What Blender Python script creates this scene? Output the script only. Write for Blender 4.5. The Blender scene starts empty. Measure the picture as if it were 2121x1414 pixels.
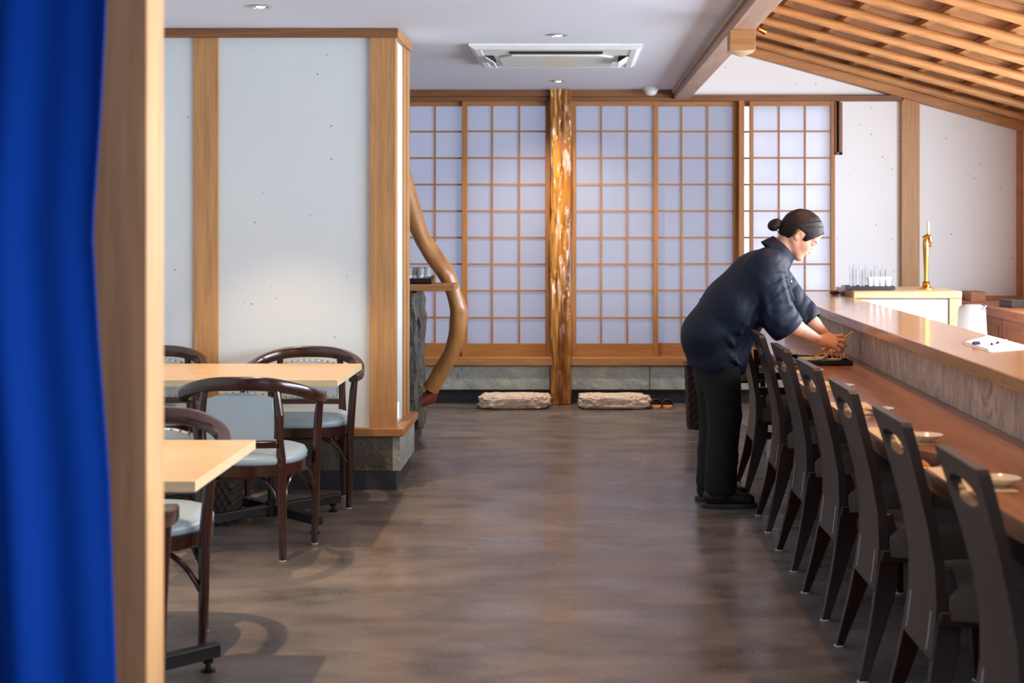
import bpy, math, random
import numpy as np
from mathutils import Vector, Matrix, noise
from mathutils.geometry import delaunay_2d_cdt
PI = math.pi
random.seed(7)
S = bpy.context.scene
C = S.collection
F = 2946.0                      # focal length in pixels of the 2121 px wide frame
def R(a): return math.radians(a)
def lin(r, g, b):
    f = lambda c: (c/255/12.92) if c/255 <= .04045 else ((c/255+.055)/1.055)**2.4
    return (f(r), f(g), f(b), 1)

# ------------------------------------------------------------------ camera
cam = bpy.data.cameras.new('camera'); cam_o = bpy.data.objects.new('camera', cam); C.objects.link(cam_o)
cam.sensor_width = 36; cam.lens = F*36/2121
cam.shift_x = -(1190-1060.5)/2121; cam.shift_y = -(707-457)/2121
cam_o.location = (0, 0, 1.4); cam_o.rotation_euler = (R(90), 0, 0)
cam.clip_start = .05; cam.clip_end = 60
cam.dof.use_dof = True; cam.dof.focus_distance = 6.8; cam.dof.aperture_fstop = 3.6
S.camera = cam_o
# ------------------------------------------------------------------ world, lights, exposure
w = bpy.data.worlds.new('world'); S.world = w; w.use_nodes = True
w.node_tree.nodes['Background'].inputs[0].default_value = (.62, .72, 1, 1)
w.node_tree.nodes['Background'].inputs[1].default_value = .9
S.view_settings.view_transform = 'Standard'; S.view_settings.look = 'None'
S.view_settings.gamma = 1; S.view_settings.use_curve_mapping = False
S.view_settings.exposure = -0.48
def area(name, loc, rot, sx, sy, power, col):
    l = bpy.data.lights.new(name, 'AREA'); l.shape = 'RECTANGLE'; l.size = sx; l.size_y = sy
    l.energy = power; l.color = col
    o = bpy.data.objects.new(name, l); C.objects.link(o); o.location = loc; o.rotation_euler = rot
    return o
def spot(name, loc, target, power, col, ang=70, blend=.5, rad=.03):
    l = bpy.data.lights.new(name, 'SPOT'); l.energy = power; l.color = col
    l.spot_size = R(ang); l.spot_blend = blend; l.shadow_soft_size = rad
    o = bpy.data.objects.new(name, l); C.objects.link(o); o.location = loc
    o.rotation_euler = (Vector(target)-Vector(loc)).to_track_quat('-Z', 'Y').to_euler()
    return o
# daylight outside the paper doors, outside the kitchen window; warm fill added behind the camera
area('daylight_shoji', (-.9, 12.0, 1.3), (R(-90), 0, 0), 4.2, 2.6, 11, (.74, .72, 1))
area('daylight_shoji_right', (2.2, 12.0, 1.3), (R(-90), 0, 0), 1.7, 2.6, 118, (.88, .95, 1))
area('daylight_kitchen', (3.62, 4.9, 1.55), (0, R(90), 0), 1.1, 8.6, 960, (.82, .91, 1))
area('rear_fill', (.3, -3.4, 1.5), (R(90), 0, 0), 4.5, 1.9, 26, (1, .84, .68))
WARM = (1, .62, .30)
spot('downlight_table_back', (-1.463, 6.63, 2.385), (-1.46, 6.63, 0), 190, (1, .70, .42), 72, .5, .02)
spot('downlight_table_front', (-1.56, 4.46, 2.385), (-1.56, 4.46, 0), 250, (1, .70, .42), 90, .6, .02)
spot('downlight_aisle', (-.086, 7.65, 2.385), (-.086, 7.65, 0), 16, WARM, 100, .8, .03)
spot('downlight_entry', (-.114, 10.16, 2.385), (-.114, 10.45, 0), 190, (1, .84, .68), 125, .8, .03)

# ------------------------------------------------------------------ mesh helpers
class M:
    def __init__(s): s.v = []; s.f = []
    def add(s, vs, fs):
        n = len(s.v); s.v += [tuple(p) for p in vs]; s.f += [tuple(i+n for i in q) for q in fs]; return s
    def box(s, x0, x1, y0, y1, z0, z1):
        vs = [(x, y, z) for z in (z0, z1) for y in (y0, y1) for x in (x0, x1)]
        return s.add(vs, [(0,2,3,1), (4,5,7,6), (0,1,5,4), (2,6,7,3), (0,4,6,2), (1,3,7,5)])
    def obox(s, c, u, v, w_):   # centre and three half vectors
        c, u, v, w_ = map(Vector, (c, u, v, w_))
        vs = [c+a*u+b*v+d*w_ for d in (-1, 1) for b in (-1, 1) for a in (-1, 1)]
        return s.add(vs, [(0,2,3,1), (4,5,7,6), (0,1,5,4), (2,6,7,3), (0,4,6,2), (1,3,7,5)])
    def rings(s, rs, cap=True, closed=False):
        n = len(rs[0]); vs = [p for r in rs for p in r]; fs = []
        m = len(rs)
        for i in range(m if closed else m-1):
            for j in range(n):
                a, b = i*n+j, i*n+(j+1) % n
                c, d = ((i+1) % m)*n+(j+1) % n, ((i+1) % m)*n+j
                fs.append((a, b, c, d))
        if cap and not closed:
            fs.append(tuple(reversed(range(n)))); fs.append(tuple(range((m-1)*n, m*n)))
        return s.add(vs, fs)
    def lathe(s, prof, n=24, c=(0, 0, 0), cap=True):
        return s.rings([[(c[0]+r*math.cos(2*PI*j/n), c[1]+r*math.sin(2*PI*j/n), c[2]+z) for j in range(n)] for r, z in prof], cap)
    def tube(s, pts, rad, n=10, sec=None, cap=True, up=(0, 0, 1), fn=None):
        # sweep: round radius list, or section (list of (a,b)) scaled by rad
        pts = [Vector(p) for p in pts]; m = len(pts)
        if not hasattr(rad, '__len__'): rad = [rad]*m
        rs = []
        for i, p in enumerate(pts):
            t = (pts[min(i+1, m-1)]-pts[max(i-1, 0)]).normalized()
            a = t.cross(Vector(up))
            if a.length < .05: a = t.cross(Vector((0, 1, 0)))
            a.normalize(); b = a.cross(t).normalized()
            if sec: q = [(a*x+b*y)*rad[i]+p for x, y in sec]
            else: q = [(a*math.cos(2*PI*j/n)+b*math.sin(2*PI*j/n))*rad[i]*(fn(i/(m-1), 2*PI*j/n) if fn else 1)+p for j in range(n)]
            rs.append(q)
        return s.rings(rs, cap)
    def grid(s, nu, nv, fn):
        vs = [fn(i/nu, j/nv) for i in range(nu+1) for j in range(nv+1)]
        fs = [(i*(nv+1)+j, (i+1)*(nv+1)+j, (i+1)*(nv+1)+j+1, i*(nv+1)+j+1) for i in range(nu) for j in range(nv)]
        return s.add(vs, fs)
    def prism(s, poly, z0, z1):
        n = len(poly); vs = [(x, y, z) for z in (z0, z1) for x, y in poly]
        return s.add(vs, [tuple(reversed(range(n))), tuple(range(n, 2*n))]+[(i, (i+1) % n, n+(i+1) % n, n+i) for i in range(n)])
    def mesh(s, name, smooth=35):
        me = bpy.data.meshes.new(name); me.from_pydata(s.v, [], s.f); me.validate()
        import bmesh
        bm = bmesh.new(); bm.from_mesh(me); bmesh.ops.recalc_face_normals(bm, faces=bm.faces); bm.to_mesh(me); bm.free()
        if smooth:
            me.polygons.foreach_set('use_smooth', [True]*len(me.polygons)); me.set_sharp_from_angle(angle=R(smooth))
        return me
def link(name, me, mat, parent=None, bevel=0, seg=2):
    o = bpy.data.objects.new(name, me); C.objects.link(o)
    if mat and not me.materials: me.materials.append(mat)
    if parent: o.parent = parent
    if bevel:
        b = o.modifiers.new('bevel', 'BEVEL'); b.width = bevel; b.segments = seg; b.limit_method = 'ANGLE'; b.angle_limit = R(40)
    return o
def part(name, m, mat, parent=None, bevel=0, smooth=35, seg=2):
    return link(name, m.mesh(name, smooth), mat, parent, bevel, seg)
def tag(o, label, cat, group=None):
    o['label'] = label; o['category'] = cat
    if group: o['group'] = group
    return o
def thing(name, label, cat, loc=(0, 0, 0), rz=0, group=None):
    o = bpy.data.objects.new(name, None); C.objects.link(o); o.location = loc; o.rotation_euler = (0, 0, rz)
    o.empty_display_size = .1
    return tag(o, label, cat, group)
def struct(o): o['kind'] = 'structure'; return o
def sempty(name):
    o = bpy.data.objects.new(name, None); C.objects.link(o); o.empty_display_size = .1; return struct(o)
def dup(root, loc, rz, label, group=None):
    def cp(o, par):
        c = o.copy(); C.objects.link(c); c.parent = par
        for ch in o.children: cp(ch, c)
        return c
    r = cp(root, None); r.location = loc; r.rotation_euler = (0, 0, rz); r['label'] = label
    if group: r['group'] = group
    return r
def shared(name, me, mat, parent, loc=(0, 0, 0), rot=(0, 0, 0), scale=(1, 1, 1), bevel=0):
    o = link(name, me, mat, parent, bevel); o.location = loc; o.rotation_euler = rot; o.scale = scale; return o
def plate(outline, hole, fn, t, step=.03):
    """2-D outline (w,z) with one optional hole, mapped by fn(w,z,side) and given thickness."""
    pts = [Vector(p) for p in outline]; ed = [(i, (i+1) % len(outline)) for i in range(len(outline))]
    n0 = len(pts)
    if hole:
        pts += [Vector(p) for p in hole]; ed += [(n0+i, n0+(i+1) % len(hole)) for i in range(len(hole))]
    def inside(p, poly):
        r = False; j = len(poly)-1
        for i in range(len(poly)):
            if (poly[i][1] > p[1]) != (poly[j][1] > p[1]) and p[0] < (poly[j][0]-poly[i][0])*(p[1]-poly[i][1])/(poly[j][1]-poly[i][1])+poly[i][0]: r = not r
            j = i
        return r
    xs = [p[0] for p in outline]; ys = [p[1] for p in outline]
    y = min(ys)+step*.7
    while y < max(ys):
        x = min(xs)+step*.5
        while x < max(xs):
            if inside((x, y), outline) and not (hole and inside((x, y), hole)): pts.append(Vector((x, y)))
            x += step
        y += step
    vs, es, fs, *_ = delaunay_2d_cdt(pts, ed, [], 1, 1e-5)
    fs = [f for f in fs if inside((sum(vs[i][0] for i in f)/3, sum(vs[i][1] for i in f)/3), outline)
          and not (hole and inside((sum(vs[i][0] for i in f)/3, sum(vs[i][1] for i in f)/3), hole))]
    n = len(vs); m = M()
    V = [fn(v[0], v[1], 0) for v in vs]+[fn(v[0], v[1], t) for v in vs]
    cnt = {}
    for f in fs:
        for a, b in zip(f, f[1:]+f[:1]): cnt[(a, b)] = 1
    side = [(a, b, b+n, a+n) for (a, b) in cnt if (b, a) not in cnt]
    m.add(V, [tuple(f) for f in fs]+[tuple(i+n for i in reversed(f)) for f in fs]+side)
    return m

# ------------------------------------------------------------------ materials
def newmat(name):
    m = bpy.data.materials.new(name); m.use_nodes = True; nt = m.node_tree
    return m, nt, nt.nodes['Principled BSDF']
def nd(nt, t, **kw):
    n = nt.nodes.new(t)
    for k, v in kw.items():
        if k.startswith('i_'):
            k = k[2:]; n.inputs[int(k) if k.isdigit() else k].default_value = v
        else: setattr(n, k, v)
    return n
def ramp(nt, fac, stops):
    r = nt.nodes.new('ShaderNodeValToRGB'); e = r.color_ramp.elements
    while len(e) < len(stops): e.new(.5)
    for i, (p, c) in enumerate(stops): e[i].position = p; e[i].color = c if len(c) == 4 else (*c, 1)
    nt.links.new(fac, r.inputs[0]); return r.outputs[0]
def coords(nt, scale=(1, 1, 1), rot=(0, 0, 0)):
    tc = nt.nodes.new('ShaderNodeTexCoord'); mp = nt.nodes.new('ShaderNodeMapping')
    mp.inputs['Scale'].default_value = scale; mp.inputs['Rotation'].default_value = rot
    nt.links.new(tc.outputs['Object'], mp.inputs[0]); return mp.outputs[0]
def nz(nt, vec, scale, detail=4, dist=0, rough=.55):
    n = nd(nt, 'ShaderNodeTexNoise'); n.inputs['Scale'].default_value = scale; n.inputs['Detail'].default_value = detail
    n.inputs['Distortion'].default_value = dist; n.inputs['Roughness'].default_value = rough
    nt.links.new(vec, n.inputs['Vector']); return n.outputs['Fac']
def bump(nt, b, h, strength=.2, dist=.01):
    n = nd(nt, 'ShaderNodeBump'); n.inputs['Strength'].default_value = strength; n.inputs['Distance'].default_value = dist
    nt.links.new(h, n.inputs['Height']); nt.links.new(n.outputs[0], b.inputs['Normal'])
def mixc(nt, fac, a, b, mode='MIX'):
    n = nd(nt, 'ShaderNodeMix', data_type='RGBA', blend_type=mode)
    for sk, v in ((n.inputs[0], fac), (n.inputs[6], a), (n.inputs[7], b)):
        if hasattr(v, 'is_linked'): nt.links.new(v, sk)
        else: sk.default_value = v
    return n.outputs[2]
def wood(name, ca, cb, axis='z', rough=.4, fine=60, coat=0, contrast=1, spec=.5):
    m, nt, b = newmat(name)
    st = {'x': (.06, 1, 1), 'y': (1, .06, 1), 'z': (1, 1, .06)}[axis]
    v = coords(nt, st)
    g = nz(nt, v, fine, 5, .4, .6); g2 = nz(nt, v, 7, 3, 1.6, .5)
    c1 = ramp(nt, g2, [(.5-.22/contrast, ca), (.5+.22/contrast, cb)])
    c2 = mixc(nt, .35, c1, ramp(nt, g, [(.35, tuple(x*.72 for x in cb[:3])), (.62, tuple(min(1, x*1.12) for x in ca[:3]))]))
    nt.links.new(c2, b.inputs['Base Color']); b.inputs['Roughness'].default_value = rough
    b.inputs['Coat Weight'].default_value = coat; b.inputs['Coat Roughness'].default_value = .12
    b.inputs['Specular IOR Level'].default_value = spec
    bump(nt, b, g, .12, .002)
    return m
def plain(name, col, rough=.5, metal=0, bumps=0, bscale=200, coat=0, spec=.5, sheen=0):
    m, nt, b = newmat(name); v = coords(nt)
    n = nz(nt, v, bscale if bumps else 12, 3)
    c = mixc(nt, n, tuple(x*.88 for x in col[:3])+(1,), tuple(min(1, x*1.1) for x in col[:3])+(1,))
    nt.links.new(c, b.inputs['Base Color']); b.inputs['Roughness'].default_value = rough; b.inputs['Metallic'].default_value = metal
    b.inputs['Coat Weight'].default_value = coat; b.inputs['Coat Roughness'].default_value = .08
    b.inputs['Specular IOR Level'].default_value = spec; b.inputs['Sheen Weight'].default_value = sheen
    if bumps: bump(nt, b, n, bumps, .003)
    return m
def washi(name, base, fleck, dens=.9):
    m, nt, b = newmat(name); v = coords(nt)
    vo = nd(nt, 'ShaderNodeTexVoronoi'); vo.inputs['Scale'].default_value = 24; nt.links.new(v, vo.inputs['Vector'])
    lt = nd(nt, 'ShaderNodeMath', operation='LESS_THAN')
    sep = nd(nt, 'ShaderNodeSeparateColor'); nt.links.new(vo.outputs['Color'], sep.inputs[0])
    th = nd(nt, 'ShaderNodeMath', operation='MULTIPLY'); nt.links.new(sep.outputs[1], th.inputs[0]); th.inputs[1].default_value = .13
    sub = nd(nt, 'ShaderNodeMath', operation='MULTIPLY'); nt.links.new(th.outputs[0], sub.inputs[0]); nt.links.new(sep.outputs[1], sub.inputs[1])
    nt.links.new(vo.outputs['Distance'], lt.inputs[0]); nt.links.new(sub.outputs[0], lt.inputs[1])
    gt = nd(nt, 'ShaderNodeMath', operation='GREATER_THAN'); nt.links.new(sep.outputs[0], gt.inputs[0]); gt.inputs[1].default_value = dens
    mu = nd(nt, 'ShaderNodeMath', operation='MULTIPLY'); nt.links.new(lt.outputs[0], mu.inputs[0]); nt.links.new(gt.outputs[0], mu.inputs[1])
    n = nz(nt, v, 2.2, 4)
    bc = mixc(nt, n, tuple(x*.93 for x in base[:3])+(1,), base)
    nt.links.new(mixc(nt, mu.outputs[0], bc, fleck), b.inputs['Base Color']); b.inputs['Roughness'].default_value = .85
    bump(nt, b, nz(nt, v, 90, 3), .12, .002)
    return m
W_post = wood('wood_post', lin(190, 142, 92), lin(164, 114, 68), 'z', .5)
W_postx = wood('wood_rail', lin(182, 130, 80), lin(154, 102, 58), 'x', .5)
W_dark = wood('wood_trim_dark', lin(136, 88, 52), lin(108, 66, 38), 'x', .5)
W_shoji = wood('wood_shoji', lin(180, 122, 64), lin(150, 96, 48), 'z', .5, 80)
W_shojix = wood('wood_shoji_rail', lin(180, 122, 64), lin(150, 96, 48), 'x', .5, 80)
W_beam = wood('wood_beam', lin(190, 160, 138), lin(165, 132, 110), 'y', .5)
W_fore = wood('wood_foreground_post', lin(218, 168, 114), lin(194, 138, 86), 'z', .5, 45)
W_raft = wood('wood_rafter', lin(198, 140, 84), lin(168, 110, 60), 'x', .5, 40)
W_plank = wood('wood_roof_board', lin(184, 130, 78), lin(150, 98, 52), 'x', .6, 40)
W_table = wood('wood_table', lin(222, 184, 138), lin(206, 164, 116), 'x', .3, 70)
W_edge = wood('wood_table_edge', lin(232, 205, 160), lin(215, 185, 138), 'x', .5, 90)
W_bent = wood('wood_bentwood', lin(66, 32, 20), lin(34, 16, 11), 'z', .22, 50, .5, 1)
W_chair = plain('lacquer_chair', lin(48, 39, 38), .33, 0, 0)
W_leg = wood('wood_chair_leg', lin(52, 18, 14), lin(28, 9, 8), 'z', .3, 60, .2)
W_counter = wood('wood_counter', lin(168, 114, 80), lin(124, 76, 52), 'y', .30, 50, .25, 1.2)
W_live = wood('wood_live_edge', lin(150, 108, 74), lin(92, 60, 40), 'y', .55, 60)
W_ledge = wood('wood_ledge', lin(208, 160, 116), lin(182, 132, 88), 'y', .2, 60, .5)
W_unit = wood('wood_unit', lin(214, 178, 134), lin(196, 156, 112), 'x', .35)
W_cab = wood('wood_cabinet', lin(196, 128, 82), lin(170, 100, 58), 'y', .4)
W_branch = wood('wood_branch', lin(192, 136, 80), lin(146, 92, 46), 'z', .36, 18, .25, 1)
W_red = plain('cut_wood', lin(120, 50, 30), .5, 0, .3, 60)
P_wall = washi('washi_wall', lin(212, 218, 220), lin(128, 120, 96), .45)
P_wall2 = washi('washi_wall_far', lin(246, 247, 250), lin(140, 120, 104), .6)
P_ceil = washi('washi_ceiling', lin(222, 227, 240), lin(150, 140, 135), .93)
K_black = plain('black_metal', lin(24, 20, 22), .35, 0, 0)
K_base = plain('dark_base', lin(52, 54, 62), .5, 0, .2, 40)
L_blue = plain('leather_pale', lin(158, 174, 184), .33, 0, .12, 300)
Brass = plain('brass', lin(222, 170, 78), .16, 1)
Stud = plain('brass_stud', lin(190, 140, 70), .25, 1)
White = plain('white_plastic', lin(226, 230, 228), .35)
WhiteP = plain('white_panel', lin(206, 210, 214), .45)
Glide = plain('white_glide', lin(200, 196, 190), .5)
Inlay = plain('pale_inlay', lin(190, 188, 186), .4)
Porc = plain('porcelain', lin(225, 222, 208), .15)
Mat = plain('mat_paper', lin(238, 222, 186), .7, 0, .1, 200)
PaperW = plain('white_paper', lin(235, 232, 238), .6)
Lac = plain('black_lacquer', lin(18, 16, 17), .2, 0, 0, coat=.3)
Stick = plain('chopstick_wood', lin(228, 180, 96), .5)
Cush = plain('cushion_cloth', lin(86, 76, 66), .8, 0, .4, 400, sheen=.2)
DarkSlot = plain('dark_slot', lin(20, 18, 20), .8)
Chrome = plain('chrome', lin(210, 210, 210), .18, 1)

m_, nt_, b_ = newmat('concrete_floor'); Conc = m_
v_ = coords(nt_); vs_ = coords(nt_, (.8, 1.6, 1))
a_ = nz(nt_, vs_, 1.5, 6, .25, .55); c_ = nz(nt_, coords(nt_, (1.4, 3.2, 1)), 2.4, 4, .15, .5); d_ = nz(nt_, v_, 70, 3)
col_ = mixc(nt_, .5, ramp(nt_, a_, [(.33, lin(74, 67, 63)), (.5, lin(108, 99, 93)), (.68, lin(140, 129, 120))]), ramp(nt_, c_, [(.32, lin(64, 57, 53)), (.64, lin(136, 124, 116))]))
col_ = mixc(nt_, .12, col_, ramp(nt_, d_, [(.3, (.03, .03, .03)), (.7, (.45, .42, .4))]))
nt_.links.new(col_, b_.inputs['Base Color'])
rr_ = ramp(nt_, nz(nt_, coords(nt_, (1.2, 2.4, 1)), 1.6, 1.5, .3, .5), [(.3, (.20,)*3), (.7, (.38,)*3)]); nt_.links.new(rr_, b_.inputs['Roughness'])
b_.inputs['Specular IOR Level'].default_value = .75

def paper(name, tint):
    m, nt, b = newmat(name); v = coords(nt)
    n = nz(nt, v, 60, 4, 0, .7)
    c = mixc(nt, n, tuple(x*.9 for x in tint)+(1,), tint+(1,))
    tr = nd(nt, 'ShaderNodeBsdfTranslucent'); df = nd(nt, 'ShaderNodeBsdfDiffuse'); mx = nd(nt, 'ShaderNodeMixShader', i_0=.82)
    nt.links.new(c, tr.inputs[0]); nt.links.new(c, df.inputs[0]); nt.links.new(df.outputs[0], mx.inputs[1]); nt.links.new(tr.outputs[0], mx.inputs[2])
    nt.links.new(mx.outputs[0], nt.nodes['Material Output'].inputs[0]); return m
Shoji = paper('shoji_paper', (.86, .86, .90))
def slate(name, ca, cb, sc=6, rough=.55, bs=.5, dist=.02):
    m, nt, b = newmat(name); v = coords(nt)
    n = nz(nt, v, sc, 7, .8, .65); n2 = nz(nt, v, sc*6, 5)
    nt.links.new(ramp(nt, n, [(.32, ca), (.66, cb)]), b.inputs['Base Color']); b.inputs['Roughness'].default_value = rough
    ad = nd(nt, 'ShaderNodeMath', operation='ADD'); nt.links.new(n, ad.inputs[0]); nt.links.new(n2, ad.inputs[1])
    bump(nt, b, ad.outputs[0], bs, dist); return m
Slate = slate('slate_green_grey', lin(142, 150, 146), lin(182, 188, 180))
Plinth = slate('plinth_stone', lin(72, 66, 56), lin(104, 96, 82), 9, .7)
SlateD = slate('slate_dark', lin(8, 10, 13), lin(34, 42, 52), 5, .3, .7, .03)
SlateB = slate('slate_edge', lin(40, 62, 78), lin(120, 110, 90), 7, .4, .8, .03)
Rock = slate('pale_rock', lin(214, 180, 144), lin(255, 244, 226), 26, .85, .4, .02)
nt_ = SlateD.node_tree; b_ = nt_.nodes['Principled BSDF']; v_ = coords(nt_, (1, 1, .5)); n_ = nz(nt_, v_, 7, 6, 2.5, .6)
nt_.links.new(ramp(nt_, n_, [(.40, lin(10, 12, 16)), (.49, lin(30, 36, 44)), (.50, lin(150, 160, 176)), (.515, lin(24, 28, 34)), (.62, lin(12, 14, 18))]), b_.inputs['Base Color'])
# streaked stone behind the counter
m_, nt_, b_ = newmat('streaked_stone'); Streak = m_
v_ = coords(nt_, (1, .55, .5), (R(20), 0, 0)); n_ = nz(nt_, v_, 7, 7, 2.2, .66); n2_ = nz(nt_, coords(nt_, (1, .6, .25), (R(24), 0, 0)), 22, 5, 1.2)
cc_ = mixc(nt_, .35, ramp(nt_, n_, [(.32, lin(124, 108, 98)), (.44, lin(226, 202, 176)), (.55, lin(180, 168, 160)), (.66, lin(240, 214, 184))]), ramp(nt_, n2_, [(.35, lin(96, 84, 78)), (.65, lin(222, 200, 176))]))
nt_.links.new(cc_, b_.inputs['Base Color']); b_.inputs['Roughness'].default_value = .6; bump(nt_, b_, n2_, .5, .01)
# curtain cloth
Noren = plain('blue_cloth', lin(0, 52, 142), .85, 0, .25, 500, spec=.1)
# glass
def glassmat(name, col=(1, 1, 1, 1)):
    m, nt, b = newmat(name); b.inputs['Base Color'].default_value = col; b.inputs['Roughness'].default_value = .03
    b.inputs['Transmission Weight'].default_value = 1; b.inputs['IOR'].default_value = 1.45; return m
Glass = glassmat('clear_glass')
Amber = wood('burl_amber', lin(226, 150, 40), lin(150, 76, 16), 'z', .2, 12, .9, 1.1)
Trunk = wood('trunk_varnish', lin(222, 156, 62), lin(120, 64, 20), 'z', .32, 14, .45, 2.2); Trunk.node_tree.nodes['Principled BSDF'].inputs['Coat Roughness'].default_value = .22
def emit(name, col, s):
    m, nt, b = newmat(name); b.inputs['Emission Color'].default_value = col; b.inputs['Emission Strength'].default_value = s; return m
Bulb = emit('bulb', (1, .85, .6, 1), 6)
# ------------------------------------------------------------------ room shell
fl = M().box(-3.2, 3.6, -3.6, 9.142, -.1, 0).box(-3.2, 3.6, 9.147, 12.6, -.1, 0).box(-3.2, 3.6, 9.14, 9.15, -.1, -.006)
struct(part('floor', fl, Conc, smooth=0))
struct(part('ceiling', M().box(-3.2, .77, -3.6, 11.05, 2.4, 2.5), P_ceil, smooth=0))
# far wall
WF = struct(part('wall_far', M().box(-3.2, -1.60, 10.94, 11.04, 0, 2.4)        # hidden left of the doors
     .box(-3.2, 3.6, 10.99, 11.04, 0, .30)
     .box(.86, 3.5, 10.96, 11.04, 2.36, 3.0)
     .box(2.004, 3.5, 10.96, 11.04, .3, 2.37), P_wall2, smooth=0))
def X(px, Y): return (px-1190)*Y/F
def Z(py, Y): return 1.4-(py-457)*Y/F
part('lintel', M().box(-3.1, .80, 10.86, 10.96, Z(200, 10.9), 2.4), W_dark, WF, .003)
part('lintel', M().box(-3.1, .83, 10.89, 10.97, Z(209, 10.9), Z(200, 10.9)), W_dark, WF, .003)
part('lintel', M().box(.83, X(1872, 10.9), 10.90, 10.98, Z(209, 10.9), Z(197, 10.9)), W_dark, WF, .003)
part('sill', M().box(-3.1, 1.95, 10.84, 11.0, Z(757, 10.84), Z(741, 10.84)), W_postx, WF, .004)
part('skirting', M().box(-3.1, 1.95, 10.945, 10.99, 0, .10), K_base, WF)
for x0, x1 in ((-2.2, -1.26), (-1.255, -.19), (-.185, .572), (.577, 1.42), (1.425, 1.95)):
    part('slate_slab', M().box(x0, x1, 10.875, 10.99, Z(807, 10.875), Z(757.5, 10.875)), Slate, WF, .004)
part('post', M().box(X(1868, 10.9), X(1905, 10.9), 10.90, 11.0, .3, 2.40), W_post, WF, .003)
part('post', M().box(X(2110, 10.9), 3.44, 10.90, 11.0, .8, 2.2), W_cab, WF, .003)
sl = M().box(X(1739, 10.9), X(1746, 10.9), 10.92, 10.97, Z(320, 10.9), Z(211, 10.9)).box(X(1731, 10.9), X(1746, 10.9), 10.92, 10.97, Z(320, 10.9), Z(315, 10.9))
sl.box(X(1731, 10.9), X(1733.5, 10.9), 10.92, 10.97, Z(320, 10.9), Z(211, 10.9))
part('slot_frame', sl, W_dark, WF, .001)
part('slot', M().box(X(1733, 10.9), X(1740, 10.9), 10.945, 10.97, Z(316, 10.9), Z(209, 10.9)), DarkSlot, WF)
# shoji doors: (paper x0, x1, muntins, left stile, right stile, y)
YS = 10.95
rows = [219, 272, 327, 382, 437, 492, 547, 602, 658, 711]
def shoji(n, x0, x1, mun, l0, r1, y=YS, top=209.0):
    d = sempty('door_%d' % n)
    zt, zb, zs = Z(top, YS), Z(741, YS), Z(711, YS)
    P = lambda q: X(q, YS)
    part('stile', M().box(P(l0), P(x0), y-.016, y+.016, zb, zt), W_shoji, d, .002)
    part('stile', M().box(P(x1), P(r1), y-.016, y+.016, zb, zt), W_shoji, d, .002)
    part('top_rail', M().box(P(x0), P(x1), y-.014, y+.014, Z(219, YS), zt), W_shojix, d, .002)
    part('bottom_rail', M().box(P(x0), P(x1), y-.014, y+.014, zb, zs), W_shojix, d, .002)
    vm = M().box(-.007, .007, -.009, .006, zs, Z(219, YS)).mesh('muntin', 0)
    for q in mun: shared('muntin', vm, W_shoji, d, (P(q), y, 0))
    hm = M().box(P(x0), P(x1), -.006, .005, -.0065, .0065).mesh('muntin', 0)
    for r in rows[1:-1]: shared('muntin', hm, W_shojix, d, (0, y, Z(r, YS)))
    cols = [x0]+mun+[x1]
    for a, b in zip(cols, cols[1:]):
        pm = M().box(P(a), P(b), .006, .008, 0, 1).mesh('pane', 0)
        for r0, r1_ in zip(rows, rows[1:]):
            shared('pane', pm, Shoji, d, (0, y, Z(r1_, YS)), (0, 0, 0), (1, 1, Z(r0, YS)-Z(r1_, YS)))
shoji(1, 792, 957, [846, 900], 782, 964, YS+.035)
shoji(2, 968, 1130, [1019.5, 1075.5], 957, 1141)
shoji(3, 1193, 1353, [1245, 1299], 1182, 1363)
shoji(4, 1363, 1519, [1412, 1466], 1353, 1529, YS+.035)
shoji(5, 1560, 1720, [1613, 1667], 1552, 1729)
shoji(6, 1541, 1712, [1600, 1655], 1531, 1722, YS+.06, 209)
part('jamb', M().box(X(1529, YS), X(1540, YS), 10.90, 11.03, Z(741, YS), Z(209, YS)), W_shoji, WF, .002)
# unseen baffle added outside to keep the two daylights apart
struct(part('light_baffle', M().box(1.27, 1.30, 11.05, 12.5, 0, 2.8), P_wall2, smooth=0))
# right wall with the kitchen window, left wall, rear wall with the entrance opening
wr = M().box(3.44, 3.54, -3.6, .6, 0, 2.3).box(3.44, 3.54, 9.3, 11.04, 0, 2.3).box(3.44, 3.54, .6, 9.3, 0, .98).box(3.44, 3.54, .6, 9.3, 2.0, 2.3)
struct(part('wall_right', wr, P_wall2, smooth=0))
wn = sempty('window_1')
for y0 in (.6, 2.0, 3.5, 4.9, 6.3, 7.66, 9.24): part('mullion', M().box(3.45, 3.50, y0, y0+.06, .98, 2.0), W_post, wn)
part('window_sill', M().box(3.40, 3.5, .6, 9.3, .96, .98), W_post, wn)
struct(part('wall_left', M().box(-3.1, -3.0, -3.6, 11.04, 0, 2.4), P_wall, smooth=0))
struct(part('wall_rear', M().box(-3.1, 3.5, -3.1, -3.0, 0, .35).box(-3.1, -2.2, -3.1, -3.0, .35, 2.4).box(2.8, 3.5, -3.1, -3.0, .35, 2.4).box(-3.1, 3.5, -3.1, -3.0, 2.4, 3.0), P_wall, smooth=0))
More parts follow.
